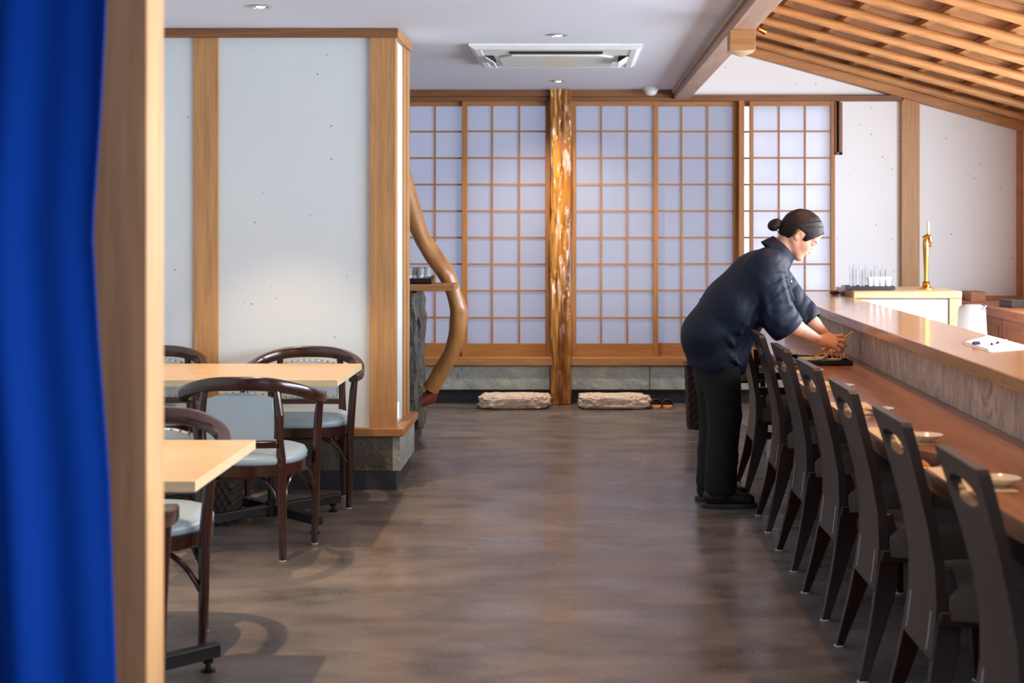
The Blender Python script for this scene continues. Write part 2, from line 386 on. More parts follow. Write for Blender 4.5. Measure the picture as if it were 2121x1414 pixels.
# ceiling beam
bmt = thing('ceiling_beam', 'long pale timber ceiling beam running from above the woman to the far wall', 'beam', (0, 0, 0))
bc = part('beam', M().box(.762, .880, -3.0, 10.93, 2.33, 2.86), W_beam, bmt, .004)
part('side_strip', M().box(.742, .762, -3.0, 10.86, 2.372, 2.40), W_beam, bmt, .002)
hb = thing('beam_pendant', 'square wooden stub with a pointed end hanging under the ceiling beam', 'beam stub', (.818, 6.98, 2.33))
r0 = .062
part('block', M().rings([[(-r0, -r0, -.10), (r0, -r0, -.10), (r0, r0, -.10), (-r0, r0, -.10)], [(-r0, -r0, 0), (r0, -r0, 0), (r0, r0, 0), (-r0, r0, 0)]]), W_postx, hb, .002)
part('tip', M().add([(-r0, -r0, -.10), (r0, -r0, -.10), (r0, r0, -.10), (-r0, r0, -.10), (0, 0, -.128)], [(0, 1, 2, 3), (0, 4, 1), (1, 4, 2), (2, 4, 3), (3, 4, 0)]), W_edge, hb)
# sloping roof over the counter
SL = .276; CR = sempty('ceiling')
ang = math.atan(SL); L0, L1 = .86, 3.62
def zr(x, z0): return z0-SL*x
def bar(x0, x1, y, z0, ry, rz_): # sloping bar in x, half sizes ry, rz_
    m = M(); cx = (x0+x1)/2; hl = (x1-x0)/2
    return m.obox((cx, y, zr(cx, z0)), (hl, 0, -SL*hl), (0, ry, 0), (SL*rz_, 0, rz_))
part('edge_board', bar(L0, L1, 10.90, 3.068, .05, .033), W_raft, CR, .004)
pts = [(x, 0, zr(x, 3.10)) for x in np.linspace(L0, L1, 14)]
rm = M().tube(pts, [.029+.002*math.sin(i*2.1) for i in range(14)], 14).mesh('rafter')
ys = 10.62; k = 0
while ys > 1.0:
    o = shared('rafter', rm, W_raft, CR, (.0, ys, 0), (0, 0, 0), (1, 1, 1)); ys -= .53; k += 1
bt = M().box(-.02, .02, -3.0, 10.93, -.02, .02).mesh('batten', 0)
x = .98
while x < 3.6:
    shared('batten', bt, W_plank, CR, (x, 0, zr(x, 3.155)), (0, ang, 0)); x += .37
cx = (L0+L1)/2; hl = (L1-L0)/2
pm = M().obox((cx, 0, zr(cx, 3.19)), (hl, 0, -SL*hl), (0, .074, 0), (0, 0, .006)).mesh('plank', 0)
ys = 10.9
while ys > 1.0:
    shared('plank', pm, W_plank, CR, (0, ys, random.uniform(-.003, .003))); ys -= .16
part('roof_deck', M().obox((cx, 3.9, zr(cx, 3.24)), (hl, 0, -SL*hl), (0, 7.3, 0), (0, 0, .02)), W_plank, CR)
# partition box on the left
WP = struct(part('wall_middle', M().box(-3.0, -.945, 7.42, 8.02, .27, 2.4), P_wall, smooth=0))
part('trim', M().box(-3.0, -.918, 7.385, 7.42, Z(77, 7.39), 2.399), W_dark, WP, .002)
part('trim', M().box(-.945, -.918, 7.42, 8.035, Z(77, 7.39), 2.399), W_postx, WP, .002)
part('post', M().box(X(766, 7.40), X(820, 7.40), 7.395, 7.47, .32, Z(77, 7.39)), W_post, WP, .002)
part('post', M().box(X(400, 7.40), X(451, 7.40), 7.405, 7.45, .32, Z(77, 7.39)), W_post, WP, .002)
part('post', M().box(X(130, 7.40), X(181, 7.40), 7.405, 7.45, .32, Z(77, 7.39)), W_post, WP, .002)
part('post', M().box(-.97, -.932, 7.80, 7.86, .32, Z(77, 7.39)), W_post, WP, .002)
part('post', M().box(-.99, -.930, 7.93, 8.03, .32, Z(77, 7.39)), W_post, WP, .002)
part('sill', M().box(-3.0, -.885, 7.37, 8.05, .282, .322), W_postx, WP, .003)
for x0, x1 in ((-3.0, -1.95), (-1.948, -.945)): part('stone_plinth', M().box(x0, x1, 7.395, 7.50, .098, .281), Plinth, WP, .003)
part('stone_plinth', M().box(-.975, -.905, 7.397, 8.04, .098, .281), Slate, WP, .003)
part('skirting', M().box(-3.0, -.927, 7.40, 8.03, 0, .098), K_base, WP)
o = part('foot_lamp', M().box(-.944, -.938, 7.53, 7.60, .35, .43), emit('outlet_glow', (1, .80, .45, 1), 6), WP, .001)

# ------------------------------------------------------------------ foreground post and curtain
part_post = tag(part('wooden_post', M().box(-.849, -.751, 2.5, 2.603, 0, 2.4), W_fore, None, .003), 'tall square pale timber post in the left foreground beside the blue curtain', 'post')
def noren(u, v):
    z = 2.15-v*1.95
    t = (457-(z-1.4)*-0 - 457)  # keep plain
    py = 457+(1.4-z)*F/2.25
    edge = np.interp(py, [-600, 0, 240, 480, 700, 1000, 1414, 1900], [225, 208, 193, 175, 188, 214, 232, 245])
    xr = X(edge, 2.25); xl = -1.75
    x = xr+(xl-xr)*u
    amp = .012+.028*v
    s = u*1.0
    y = 2.25+amp*(math.sin(s*34+1.2*v)+.5*math.sin(s*61+2.3*v+1)) + .02*math.sin(v*5+u*7)
    y = y*1.0 - .0
    return (x, y, z)
nm = M().grid(150, 40, noren)
cu = part('cloth', nm, Noren, None, 0, 180)
so = cu.modifiers.new('solid', 'SOLIDIFY'); so.thickness = .003
nr = thing('noren_curtain', 'deep blue cloth curtain hanging in soft folds at the left edge', 'curtain', (0, 0, 0))
cu.parent = nr
part('rod', M().tube([(-1.95, 2.25, 2.16), (-.62, 2.25, 2.16)], .014, 12), W_dark, nr)

# ------------------------------------------------------------------ trunk post by the doors
def trunk():
    n = 44; rs = []; z0, z1 = .005, 2.40; m = 230
    cxp = (X(1140, 10.9)+X(1183, 10.9))/2
    for i in range(m+1):
        z = z0+(z1-z0)*i/m; ring = []
        for j in range(n):
            a = 2*PI*j/n; ca, sa = math.cos(a), math.sin(a)
            sq = 1/max(abs(ca), abs(sa)); rr = (sq*.72+.28)
            q = Vector((ca*1.5, sa*1.5, z*1.2))
            g = noise.noise(Vector((ca*2.2+math.sin(z*2.0)*1.2, sa*2.2, z*1.6)))
            g2 = noise.noise(Vector((ca*5+3, sa*5, z*5)))
            g3 = abs(noise.noise(Vector((ca*3.4-7+math.sin(z*1.3), sa*3.4, z*2.2))))
            d = 1-.24*max(0, g*1.4)-.11*g2-.40*max(0, .16-g3)*4.0*(1 if sa < .4 else 0)+.05
            r = .0745*rr*d
            ring.append((cxp+r*ca+.004*math.sin(z*4), 10.86+r*.9*sa, z))
        rs.append(ring)
    return M().rings(rs)
tag(part('trunk_post', trunk(), Trunk, None, 0, 60), 'gnarled amber varnished tree trunk standing between the paper doors', 'post')
# rocks
def rock(x0, x1, y0, y1, h, seed):
    mm = M()
    cx, cy = (x0+x1)/2, (y0+y1)/2; hx, hy = (x1-x0)/2, (y1-y0)/2
    nu, nv = 150, 70; vs = []; fs = []
    for i in range(nv+1):
        ph = -PI/2+PI*i/nv
        for j in range(nu):
            th = 2*PI*j/nu
            sg = lambda v, e: math.copysign(abs(v)**e, v)
            x = sg(math.cos(ph), .35)*sg(math.cos(th), .35); y = sg(math.cos(ph), .35)*sg(math.sin(th), .4); z = sg(math.sin(ph), .45)
            p = Vector((x*hx*9, y*hy*9, z*h*9+seed))
            d = 1+.08*noise.noise(p*.8)+.10*noise.noise(p*2.2)+.09*noise.noise(p*5)+.03*noise.noise(p*11)
            vs.append((cx+x*hx*d*.97, cy+y*hy*d, h/2+z*h/2*(d if z > 0 else .99)))
    for i in range(nv):
        for j in range(nu): fs.append((i*nu+j, i*nu+(j+1) % nu, (i+1)*nu+(j+1) % nu, (i+1)*nu+j))
    return mm.add(vs, fs)
tag(part('stepping_stone', rock(X(990, 10.52), X(1137, 10.52), 10.53, 10.79, .105, 3), Rock, None, 0, 180), 'rough pale stepping stone on the floor to the left of the tree trunk post', 'stone')
tag(part('stepping_stone', rock(X(1199, 10.52), X(1347, 10.52), 10.53, 10.79, .102, 31), Rock, None, 0, 180), 'rough pale stepping stone between the tree trunk post and the slippers', 'stone')
# slippers
Tan = plain('tan_sole', lin(206, 146, 92), .6); Strap = plain('striped_strap', lin(52, 46, 54), .7, 0, .5, 120)
def slipper(cx, lab):
    t = thing('slipper', lab, 'slipper', (cx, 10.66, 0), 0, 'slippers beside the stepping stone')
    out = [(.042*math.cos(a)*(1.0 if math.sin(a) > 0 else .86), .12*math.sin(a)) for a in np.linspace(0, 2*PI, 28, endpoint=False)]
    part('sole', M().prism(out, 0, .022), Tan, t, .004)
    def st(u, v):
        a = PI*u; y = .105-v*.12; wv = .044*(.82+.18*v)
        return (math.cos(a)*wv, y, .015+.052*math.sin(a)*(.45+.55*min(1, v*1.6)))
    s_ = part('strap', M().grid(14, 10, st), Strap, t, 0, 180); q = s_.modifiers.new('s', 'SOLIDIFY'); q.thickness = .006
    return t
slipper(X(1359, 10.66), 'dark strapped slipper nearer to the stepping stone'); slipper(X(1383, 10.66), 'dark strapped slipper farther from the stone, the right of the pair')

# ------------------------------------------------------------------ slate screen, shelf and branch
scr = thing('slate_screen', 'dark rough slate slab wall standing behind the wooden corner of the partition', 'stone wall', (0, 0, 0))
def rough_face(x0, x1, y0, y1, z0, z1, amp, seed, nu=10, nvv=40):
    m = M(); rs = []
    for i in range(nvv+1):
        z = z0+(z1-z0)*i/nvv; ring = []
        for (ax, ay, bx, by) in ((x0, y0, x1, y0), (x1, y0, x1, y1), (x1, y1, x0, y1), (x0, y1, x0, y0)):
            for j in range(nu):
                t = j/nu; x = ax+(bx-ax)*t; y = ay+(by-ay)*t
                q = noise.noise(Vector((x*6+seed, y*6, z*5)))+.5*noise.noise(Vector((x*18, y*18+seed, z*14)))
                ring.append((x+amp*q*(1 if x > (x0+x1)/2 else 0), y+amp*q*(1 if y == y0 else 0)*.6, z))
        rs.append(ring)
    return m.rings(rs)
part('front_slab', rough_face(-1.42, -1.02, 8.79, 9.0, .08, .965, .008, 2), SlateD, scr, 0, 30)
part('edge_slab', rough_face(-1.10, -.985, 9.0, 9.38, .08, .965, .03, 9), SlateB, scr, 0, 30)
part('edge_slab', rough_face(-1.018, -.990, 8.82, 8.98, .22, .95, .02, 5), SlateB, scr, 0, 30)
part('base', M().box(-1.45, -1.005, 8.80, 9.36, 0, .08), K_base, scr)
sh = tag(part('shelf_board', M().box(-1.9, X(945, 8.9), 8.78, 9.02, .967, 1.008), W_postx, None, .003), 'thick wooden shelf board resting on the slate screen', 'shelf')
trp = thing('towel_tray', 'low dark lacquer tray of wrapped cups on the wooden shelf board', 'tray', (-1.05, 8.88, 1.008))
part('tray', M().box(-.25, X(896, 8.88)+1.05, -.08, .08, 0, .008).box(-.25, X(896, 8.88)+1.05, -.08, -.074, 0, .036).box(-.25, X(896, 8.88)+1.05, .074, .08, 0, .036).box(X(896, 8.88)+1.045, X(896, 8.88)+1.051, -.08, .08, 0, .05), plain('maroon_lacquer', lin(52, 26, 28), .25), trp, .001)
for i, px in enumerate((848, 860, 872, 884)):
    cp_ = thing('wrapped_cup', ['white wrapped cup at the left of the shelf tray', 'second white wrapped cup on the shelf tray', 'third white wrapped cup on the shelf tray', 'white wrapped cup at the right end of the shelf tray'][i], 'cup', (X(px, 8.88), 8.86+.02*(i % 2), 1.017), 0, 'wrapped cups on the shelf tray')
    part('cup', M().lathe([(.014, 0), (.018, .03), (.021, .075), (.022, .085+.006*(i % 2)), (.016, .083), (.012, .01)], 16), White, cp_)
    part('wrap', M().lathe([(.0225, .045), (.0235, .07), (.026, .093), (.022, .088)], 9, cap=False), glassmat('wrap%d' % i, (.95, .96, 1, 1)), cp_)
bp = [(800, 250, 40), (822, 330, 40), (848, 420, 37), (868, 483, 34), (884, 512, 36), (902, 540, 38), (918, 560, 38), (929, 582, 34), (938, 606, 33), (947, 640, 36), (948, 665, 37), (944, 700, 36), (934, 733, 34), (918, 762, 33), (903, 790, 35), (890, 812, 36)]
pp = [Vector((X(a, 9.0+.10*(i/15)), 9.0+.10*(i/15)+.05, Z(b, 9.0))) for i, (a, b, c) in enumerate(bp)]
def smooth_path(P, rad, n):
    t = np.linspace(0, len(P)-1, n); out = []; rr = []
    for s in t:
        i = min(int(s), len(P)-2); f = s-i
        p0, p1, p2, p3 = P[max(i-1, 0)], P[i], P[i+1], P[min(i+2, len(P)-1)]
        out.append(tuple(.5*((2*p1[k])+(-p0[k]+p2[k])*f+(2*p0[k]-5*p1[k]+4*p2[k]-p3[k])*f*f+(-p0[k]+3*p1[k]-3*p2[k]+p3[k])*f**3) for k in range(len(p1))))
        rr.append(rad[i]*(1-f)+rad[i+1]*f)
    return out, rr
up_, ur_ = smooth_path(pp, [c/2*9.05/F for a, b, c in bp], 70)
br = thing('branch_post', 'smooth curved natural branch bending around the end of the shelf', 'branch', (0, 0, 0))
part('branch', M().tube(up_, ur_, 20, up=(0, 1, 0), fn=lambda t, a: 1+.10*noise.noise(Vector((math.cos(a)*1.5, math.sin(a)*1.5, t*14)))+.03*noise.noise(Vector((math.cos(a)*4, math.sin(a)*4, t*40)))), W_branch, br, 0, 70)
a0 = Vector(up_[-1]); a1 = Vector((X(866, 9.08), 9.12, Z(838, 9.0)))
part('cut_end', M().tube([a0+Vector((.03, 0, -.002)), a0+Vector((.0, 0, -.05)), a1], [.032, .046, .040], 14, up=(0, 1, 0)), W_red, br, .003)

# ------------------------------------------------------------------ ceiling fittings
ac = thing('air_conditioner', 'white square ceiling cassette air conditioner with open side flaps', 'air conditioner', (X(1153, 8.55), 8.55, 2.4))
hw = .49
fr = M().rings([[(sx*(hw-d), sy*(.52-d), z) for sx, sy in ((-1, -1), (1, -1), (1, 1), (-1, 1))] for d, z in ((0, 0), (0, -.012), (.03, -.03), (.06, -.03), (.075, -.022), (.075, 0))], cap=False, closed=False)
part('frame', fr, White, ac, 0, 20)
body = M().box(-.42, .42, -.45, .45, -.026, -.004)
part('panel', body, White, ac, .002)
part('grille', M().add([(-.26, -.22, -.037), (.26, -.22, -.037), (.34, -.12, -.037), (.34, .38, -.037), (-.34, .38, -.037), (-.34, -.12, -.037)]+[(-.26, -.22, -.026), (.26, -.22, -.026), (.34, -.12, -.026), (.34, .38, -.026), (-.34, .38, -.026), (-.34, -.12, -.026)],
     [(0, 1, 2, 3, 4, 5), (6, 7, 8, 9, 10, 11)]+[(i, (i+1) % 6, 6+(i+1) % 6, 6+i) for i in range(6)]), plain('pale_grille', lin(214, 222, 216), .4), ac, .004)
part('slot', M().box(-.27, .27, -.37, -.26, -.030, -.02), DarkSlot, ac)
for s in (-1, 1):
    part('slot', M().box(min(s*.37, s*.43), max(s*.37, s*.43), -.16, .16, -.031, -.02), DarkSlot, ac)
    part('flap', M().obox((s*.40, 0, -.045), (.034, 0, .022*s if s > 0 else -.022), (0, .15, 0), (.002*s, 0, -.003)), White, ac)
def downlight(x, y, lab):
    t = thing('downlight', lab, 'ceiling light', (x, y, 2.4), 0, 'recessed ceiling downlights')
    part('ring', M().lathe([(.05, -.001), (.052, -.006), (.042, -.007), (.040, -.001)], 32, cap=False), Chrome, t)
    part('reflector', M().lathe([(.041, -.0045), (.036, -.002)], 32, cap=False), Chrome, t)
    part('bulb', M().lathe([(0.001, -.011), (.012, -.010), (.02, -.006), (.024, -.001)], 20), Bulb, t)
downlight(-1.463, 6.63, 'round chrome downlight in the ceiling above the back tables')
downlight(-.086, 7.65, 'round downlight just in front of the ceiling air conditioner')
downlight(-.114, 10.16, 'small round downlight between the air conditioner and the trunk post')
downlight(-1.56, 4.46, 'round downlight in the ceiling above the front table')
t = thing('smoke_detector', 'small white dome detector on the ceiling near the far wall', 'detector', (.575, 10.7, 2.4))
part('base', M().lathe([(.057, 0), (.057, -.02), (.05, -.026)], 28), White, t)
part('dome', M().lathe([(.046, -.02), (.045, -.036), (.036, -.05), (.02, -.058), (.001, -.06)], 28), White, t)
sl_ = thing('spotlight', 'tiny brass spotlight fixed to the right side of the ceiling beam', 'spotlight', (.895, 6.93, 2.335))
part('head', M().tube([(0, 0, 0), (.035, .02, -.012)], [.012, .016], 14), Brass, sl_)
part('stem', M().tube([(-.015, 0, .02), (0, 0, 0)], .005, 8), Brass, sl_)
part('lens', M().tube([(.0355, .0205, -.0123), (.037, .021, -.0128)], [.012, .012], 14), Bulb, sl_)
spot('beam_spot_far', (.96, 6.99, 2.34), (1.75, 10.8, 2.62), 26, (1, .50, .14), 34, .9, .02)
for i, yy in enumerate((5.2, 3.6, 2.2)):
    spot('roof_fill_spot', (1.0, yy, 2.33), (2.5, yy+3.0, 2.55), 9, (1, .60, .27), 95, .9, .05)  # unseen fill spots added to warm the sloping roof
for yy in (3.3, 4.5, 5.7, 6.9):
    spot('counter_spot', (1.36, yy, 2.42), (1.10, yy, .0), 48, (1, .60, .30), 105, .7, .02)

# ------------------------------------------------------------------ bar counter
WB = thing('bar_counter', 'long reddish wooden bar counter with a live front edge and a hollow knot', 'counter', (0, 0, 0))
edge = [(2.0, 1.02), (3.0, 1.04), (3.28, 1.04), (3.55, 1.03), (3.75, 1.0), (3.95, .985), (4.03, .988), (4.045, 1.02), (4.10, 1.06), (4.2, 1.095), (4.28, 1.09), (4.36, 1.03), (4.41, .985), (4.5, .975), (4.8, .972), (5.1, .978), (5.4, .97), (5.76, .966), (6.2, .975), (6.55, .967), (6.9, .985), (7.3, 1.02), (7.7, 1.05), (8.2, 1.07), (8.8, 1.06), (9.55, 1.07)]
ey = [e[0] for e in edge]; ex = [e[1] for e in edge]
yy_ = sorted(set(list(np.linspace(2.0, 9.55, 190))+list(np.linspace(3.98, 4.46, 40))))
ex_ = [np.interp(y, ey, ex)+.004*noise.noise(Vector((y*5, 3, 1))) for y in yy_]
rs = []
for y, xe in zip(yy_, ex_):
    un = .018+.012*noise.noise(Vector((y*3, 0, 0)))
    rs.append([(xe+.003, y, .70), (1.43, y, .70), (1.43, y, .634), (xe+un+.03, y, .634), (xe+un, y, .640), (xe+.004, y, .672), (xe, y, .696)])
sm = M().rings(rs); so = part('counter_top', sm, W_counter, WB, 0, 50)
so.data.materials.append(W_live)
for p in so.data.polygons:
    if p.normal.x < -.5 and abs(p.normal.z) < .8: p.material_index = 1
# knot with amber burl
def burl(u, v):
    a = 2*PI*u; b = v*PI/2
    return (1.012+.050*math.cos(a)*math.cos(b)*(1+.2*noise.noise(Vector((math.cos(a)*2, math.sin(a)*2, v*2)))), 4.17+.125*math.sin(a)*math.cos(b), .615+.085*math.sin(b)+.012*noise.noise(Vector((a, v*4, 2))))
part('burl', M().grid(40, 14, burl), Amber, WB, 0, 180)
part('front_panel', M().box(1.43, 1.46, 2.0, 9.55, 0, .64), plain('dark_panel', lin(40, 32, 28), .6), WB)
for yb in (2.6, 4.9, 6.98, 8.3): part('bracket', M().box(1.12, 1.43, yb-.02, yb+.02, .56, .634), W_leg, WB, .004)
for i in range(9):
    y0 = 2.0+.845*i
    part('stone_tile', M().box(1.421+random.uniform(-.001, .001), 1.46, y0, y0+.841, .700, .868), Streak, WB, .002)
part('upper_ledge', M().box(1.37, 1.757, 2.0, 7.85, .867, .915), W_ledge, WB, .004)
part('upper_ledge', M().box(1.37, 1.757, 7.852, 9.62, .867, .915), W_ledge, WB, .004)
part('rear_panel', M().box(1.46, 1.50, 2.0, 9.6, 0, .867), WhiteP, WB)
# ---- cross unit with white front, prep counter, right worktop
cu_ = thing('serving_unit', 'white fronted service unit with a pale wood top behind the bar', 'cabinet', (0, 0, 0))
ux1 = X(1993, 9.0)
part('top', M().box(1.765, ux1, 9.0, 9.62, Z(618, 9.0), Z(603, 9.0)), W_unit, cu_, .006)
part('side_panel', M().box(X(1967, 9.0), ux1-.002, 9.005, 9.6, 0, Z(618, 9.0)), W_unit, cu_, .003)
part('door', M().box(1.765, X(1966, 9.0), 9.02, 9.05, .08, Z(620, 9.0)), WhiteP, cu_, .002)
part('body', M().box(1.765, ux1-.05, 9.05, 9.6, 0, Z(618, 9.0)-.001), WhiteP, cu_)
utop = Z(603, 9.0)
wk = thing('kitchen_worktop', 'reddish wood kitchen worktop with panelled cabinet fronts at the right wall', 'cabinet', (0, 0, 0))
wx = .6/.208; zw = .80
part('top', M().box(wx, 3.41, 4.2, 10.85, zw-.065, zw), W_cab, wk, .004)
part('upstand', M().box(wx+.02, 3.41, 10.83, 10.85, zw, zw+.03), W_cab, wk, .002)
part('upstand', M().box(X(1996, 10.8), X(2026, 10.8), 10.6, 10.85, zw-.065, Z(603, 10.7)), W_cab, wk, .003)
part('carcass', M().box(wx+.05, 3.40, 4.25, 10.84, .05, zw-.066), W_cab, wk)
fy = 10.3
while fy > 4.6:
    d = part('cabinet_door', M().box(wx+.032, wx+.05, fy-.58, fy, .08, zw-.07), W_cab, wk, .003)
    for j in range(6): part('slat', M().box(wx+.026, wx+.032, fy-.52+j*.078, fy-.52+j*.078+.072, .14, zw-.12), W_cab, d, .002)
    fy -= .6
bx = thing('knife_box', 'flat dark wooden box lying on the right kitchen worktop', 'box', (3.12, 9.9, zw), R(8))
part('body', M().box(-.13, .28, -.10, .10, 0, .042), plain('dark_box', lin(60, 46, 44), .35), bx, .004)
part('lid', M().box(-.132, .282, -.102, .102, .043, .052), plain('dark_box_lid', lin(90, 78, 80), .3), bx, .003)
pw = thing('prep_counter', 'low white prep counter hidden behind the upper ledge of the bar', 'counter', (0, 0, 0))
part('top', M().box(1.51, 2.26, 3.0, 8.9, .68, .71), White, pw, .004)
part('body', M().box(1.52, 2.22, 3.05, 8.85, 0, .68), WhiteP, pw)
pot = thing('rice_warmer', 'white rounded electric pot behind the bar ledge', 'electric pot', (X(2013, 7.3), 7.3, .71))
k = 7.3/F
PotW = plain('pot_plastic', lin(190, 194, 198), .3)
part('body', M().lathe([(.055, 0), (.064, .01), (.074, .07), (.078, .12)]+[(.0765-.0006*i, .12+.012*i) for i in range(1, 11)]+[(.066, .252), (.058, .262), (.03, .268), (.001, .27)], 36), PotW, pot, 0, 50)
part('lid_button', M().box(.01, .045, -.02, .02, .262, .271), plain('grey_button', lin(120, 124, 130), .4), pot, .003)
pot.scale = (.98, .98, .97)
hnd = part('handle', M().tube([(.02, -.06, .235), (.045, -.062, .252), (.065, -.03, .262), (.064, .02, .262)], .0045, 10), plain('grey_handle', lin(150, 152, 158), .4), pot)
# tap
tp = thing('beer_tap', 'tall polished brass tap with a white tipped lever on the service unit', 'tap', (X(1918, 9.3), 9.3, utop))
s = 9.3/F
part('base', M().lathe([(.045, 0), (.045, .008), (.03, .014), (.022, .03), (.026, .04), (.018, .05)], 28), Brass, tp)
part('column', M().lathe([(.014, .045), (.013, .10), (.016, .16), (.021, .27), (.022, .30), (.018, .33), (.010, .345)], 24), Brass, tp)
part('valve', M().tube([(-.02, 0, .33), (.012, -.005, .345), (.024, -.02, .34)], [.013, .016, .012], 16), Brass, tp)
part('spout', M().tube([(.022, -.015, .345), (.024, -.02, .31), (.024, -.02, .275)], [.009, .009, .007], 12), Brass, tp)
part('lever', M().tube([(.012, -.005, .35), (.014, -.006, .385), (.013, -.006, .44)], [.008, .009, .0075], 12), plain('ivory_lever', lin(226, 214, 150), .25, .3), tp)
# tray with glasses
tg = thing('glass_tray', 'long black tray on the service unit under a row of tall glasses', 'tray', (X(1798, 9.2), 9.2, utop))
tw = (1847-1750)/2*9.2/F
part('tray', M().box(-tw, tw, -.08, .08, 0, .007).box(-tw-.006, tw+.006, -.086, -.078, .004, .027).box(-tw-.006, tw+.006, .078, .086, .004, .027).box(-tw-.008, -tw, -.08, .08, .004, .027).box(tw, tw+.008, -.08, .08, .004, .027), Lac, tg, .002)
Glass.node_tree.nodes['Principled BSDF'].inputs['Base Color'].default_value = (.93, .95, .97, 1)
gnames = ['leftmost tall clear glass on the black tray', 'second tall glass from the left on the black tray', 'third tall glass from the left on the black tray', 'fourth tall glass from the left on the black tray', 'fifth tall glass from the left on the black tray', 'sixth tall glass from the left on the black tray', 'seventh tall glass from the left on the black tray', 'rightmost tall glass on the black tray']
g0 = tag(part('tall_glass', M().lathe([(.009, 0), (.0105, .004), (.0112, .06), (.0118, .152), (.0104, .152), (.0098, .06), (.0085, .012), (.0005, .010)], 18), Glass, None), gnames[0], 'glass', 'tall glasses on the black tray')
for i, px in enumerate((1763, 1773, 1783, 1792, 1801.5, 1811, 1821, 1834)):
    o = g0 if i == 0 else g0.copy()
    if i: C.objects.link(o)
    o['label'] = gnames[i]; o.location = (X(px, 9.2), 9.2+(.04 if i % 2 else .0)+.0, utop+.0075)
Frost = plain('frosted_cup', lin(236, 240, 244), .3)
c0 = None
cn = ['leftmost frosted cup on the black tray', 'second frosted cup from the left on the black tray', 'third frosted cup from the left on the black tray', 'rightmost frosted cup on the black tray']
for i, px in enumerate((1802, 1814.5, 1827, 1840)):
    if not c0:
        c0 = tag(part('frosted_cup', M().lathe([(.012, 0), (.014, .03), (.019, .06), (.024, .078), (.021, .077), (.016, .058), (.010, .008), (.0005, .006)], 16), Frost, None), cn[0], 'cup', 'frosted cups on the black tray'); o = c0
    else: o = c0.copy(); C.objects.link(o)
    o['label'] = cn[i]; o.location = (X(px, 9.14), 9.142, utop+.0075)
# small dark red pouch at the end of the ledge
ph_ = thing('folded_cloth', 'small dark red folded cloth at the far end of the bar ledge', 'cloth', (X(1735, 9.3), 9.3, .915))
def blob(cx, r, sx, sy, h, sd):
    n = 20; rs = []
    for i in range(9):
        b = -PI/2+PI*i/8
        rs.append([(cx+r*sx*math.cos(b)*math.cos(2*PI*j/n)*(1+.15*noise.noise(Vector((j*.9, i*.7, sd)))), r*sy*math.cos(b)*math.sin(2*PI*j/n), h/2+h/2*math.sin(b)) for j in range(n)])
    return M().rings(rs)
part('fold', blob(-.02, .03, 1.1, 1.2, .03, 1), plain('dark_red_cloth', lin(86, 34, 38), .6), ph_, 0, 180)
part('fold', blob(.035, .022, 1.0, 1.1, .026, 4), plain('rose_cloth', lin(170, 110, 112), .6), ph_, 0, 180)
# papers, clip and pens on the ledge
zl = .915
def quadsheet(name, pts, z, mat, parent=None, th=.0012, curl=0):
    m = M(); n = 10
    def fn(u, v):
        a = Vector(pts[0])*(1-u)*(1-v)+Vector(pts[1])*u*(1-v)+Vector(pts[2])*u*v+Vector(pts[3])*(1-u)*v
        return (a.x, a.y, z+curl*(u*u))
    o = part(name, m.grid(n, n, fn), mat, parent, 0, 180); s_ = o.modifiers.new('s', 'SOLIDIFY'); s_.thickness = th; s_.offset = 1
    return o
def lp(px, py, z): Y_ = (1.4-z)*F/(py-457); return (X(px, Y_), Y_)
A_ = [lp(1992, 712, zl), lp(2048, 729, zl), lp(2150, 722, zl), lp(2100, 699, zl)]
A_ = [(min(max(p[0], 1.38), 1.75), p[1]) for p in A_]
tag(quadsheet('paper_sheet', [(*p,) for p in A_], zl+.0005, PaperW), 'lower white sheet of paper spread on the bar ledge', 'paper')
B_ = [(p[0]+.0, p[1]+.12) for p in A_]
B2 = [(A_[0][0]+.02, A_[0][1]+.06), (A_[1][0]+.012, A_[1][1]+.05), (A_[2][0]-.01, A_[2][1]+.10), (A_[3][0]-.01, A_[3][1]+.10)]
tag(quadsheet('paper_sheet', B2, zl+.003, PaperW, None, .001, .0), 'upper white printed sheet lying under the pens on the bar ledge', 'paper')
Ink = plain('ink_blue', lin(36, 28, 78), .3); PenW = plain('pen_silver', lin(200, 196, 205), .3, .4)
cxy = lp(2022, 716, zl)
ck = thing('binder_clip', 'small dark purple binder clip on the corner of the papers', 'clip', (cxy[0], cxy[1], zl+.0055), R(20))
part('clip', M().add([(-.016, -.008, 0), (.016, -.008, 0), (.016, .008, 0), (-.016, .008, 0), (-.016, 0, .012), (.016, 0, .012)], [(0, 1, 2, 3), (0, 4, 5, 1), (2, 5, 4, 3), (0, 3, 4), (1, 5, 2)]), Ink, ck, .001)
part('wire', M().tube([(-.008, .006, .004), (-.006, .026, .010), (.006, .026, .010), (.008, .006, .004)], .0009, 6), PenW, ck)
for i, (px, py, a, lb) in enumerate(((2062, 714, 62, 'dark blue pen lying across the papers nearest to the clip'), (2077, 711, 58, 'purple and silver pen lying on the papers farther from the clip'))):
    q = lp(px, py, zl)
    pn = thing('pen', lb, 'pen', (q[0], q[1], zl+.0088), R(a), 'pens on the papers')
    part('barrel', M().tube([(-.055, 0, 0), (.05, 0, 0)], .0042, 12), Ink if i == 0 else PenW, pn)
    part('tip', M().tube([(.05, 0, 0), (.064, 0, 0)], [.0042, .001], 12), PenW, pn)
    part('cap', M().tube([(-.07, 0, 0), (-.03, 0, 0)], .0046, 12), Ink, pn)
    part('pocket_clip', M().box(-.066, -.032, -.001, .001, .0044, .0062), PenW, pn)

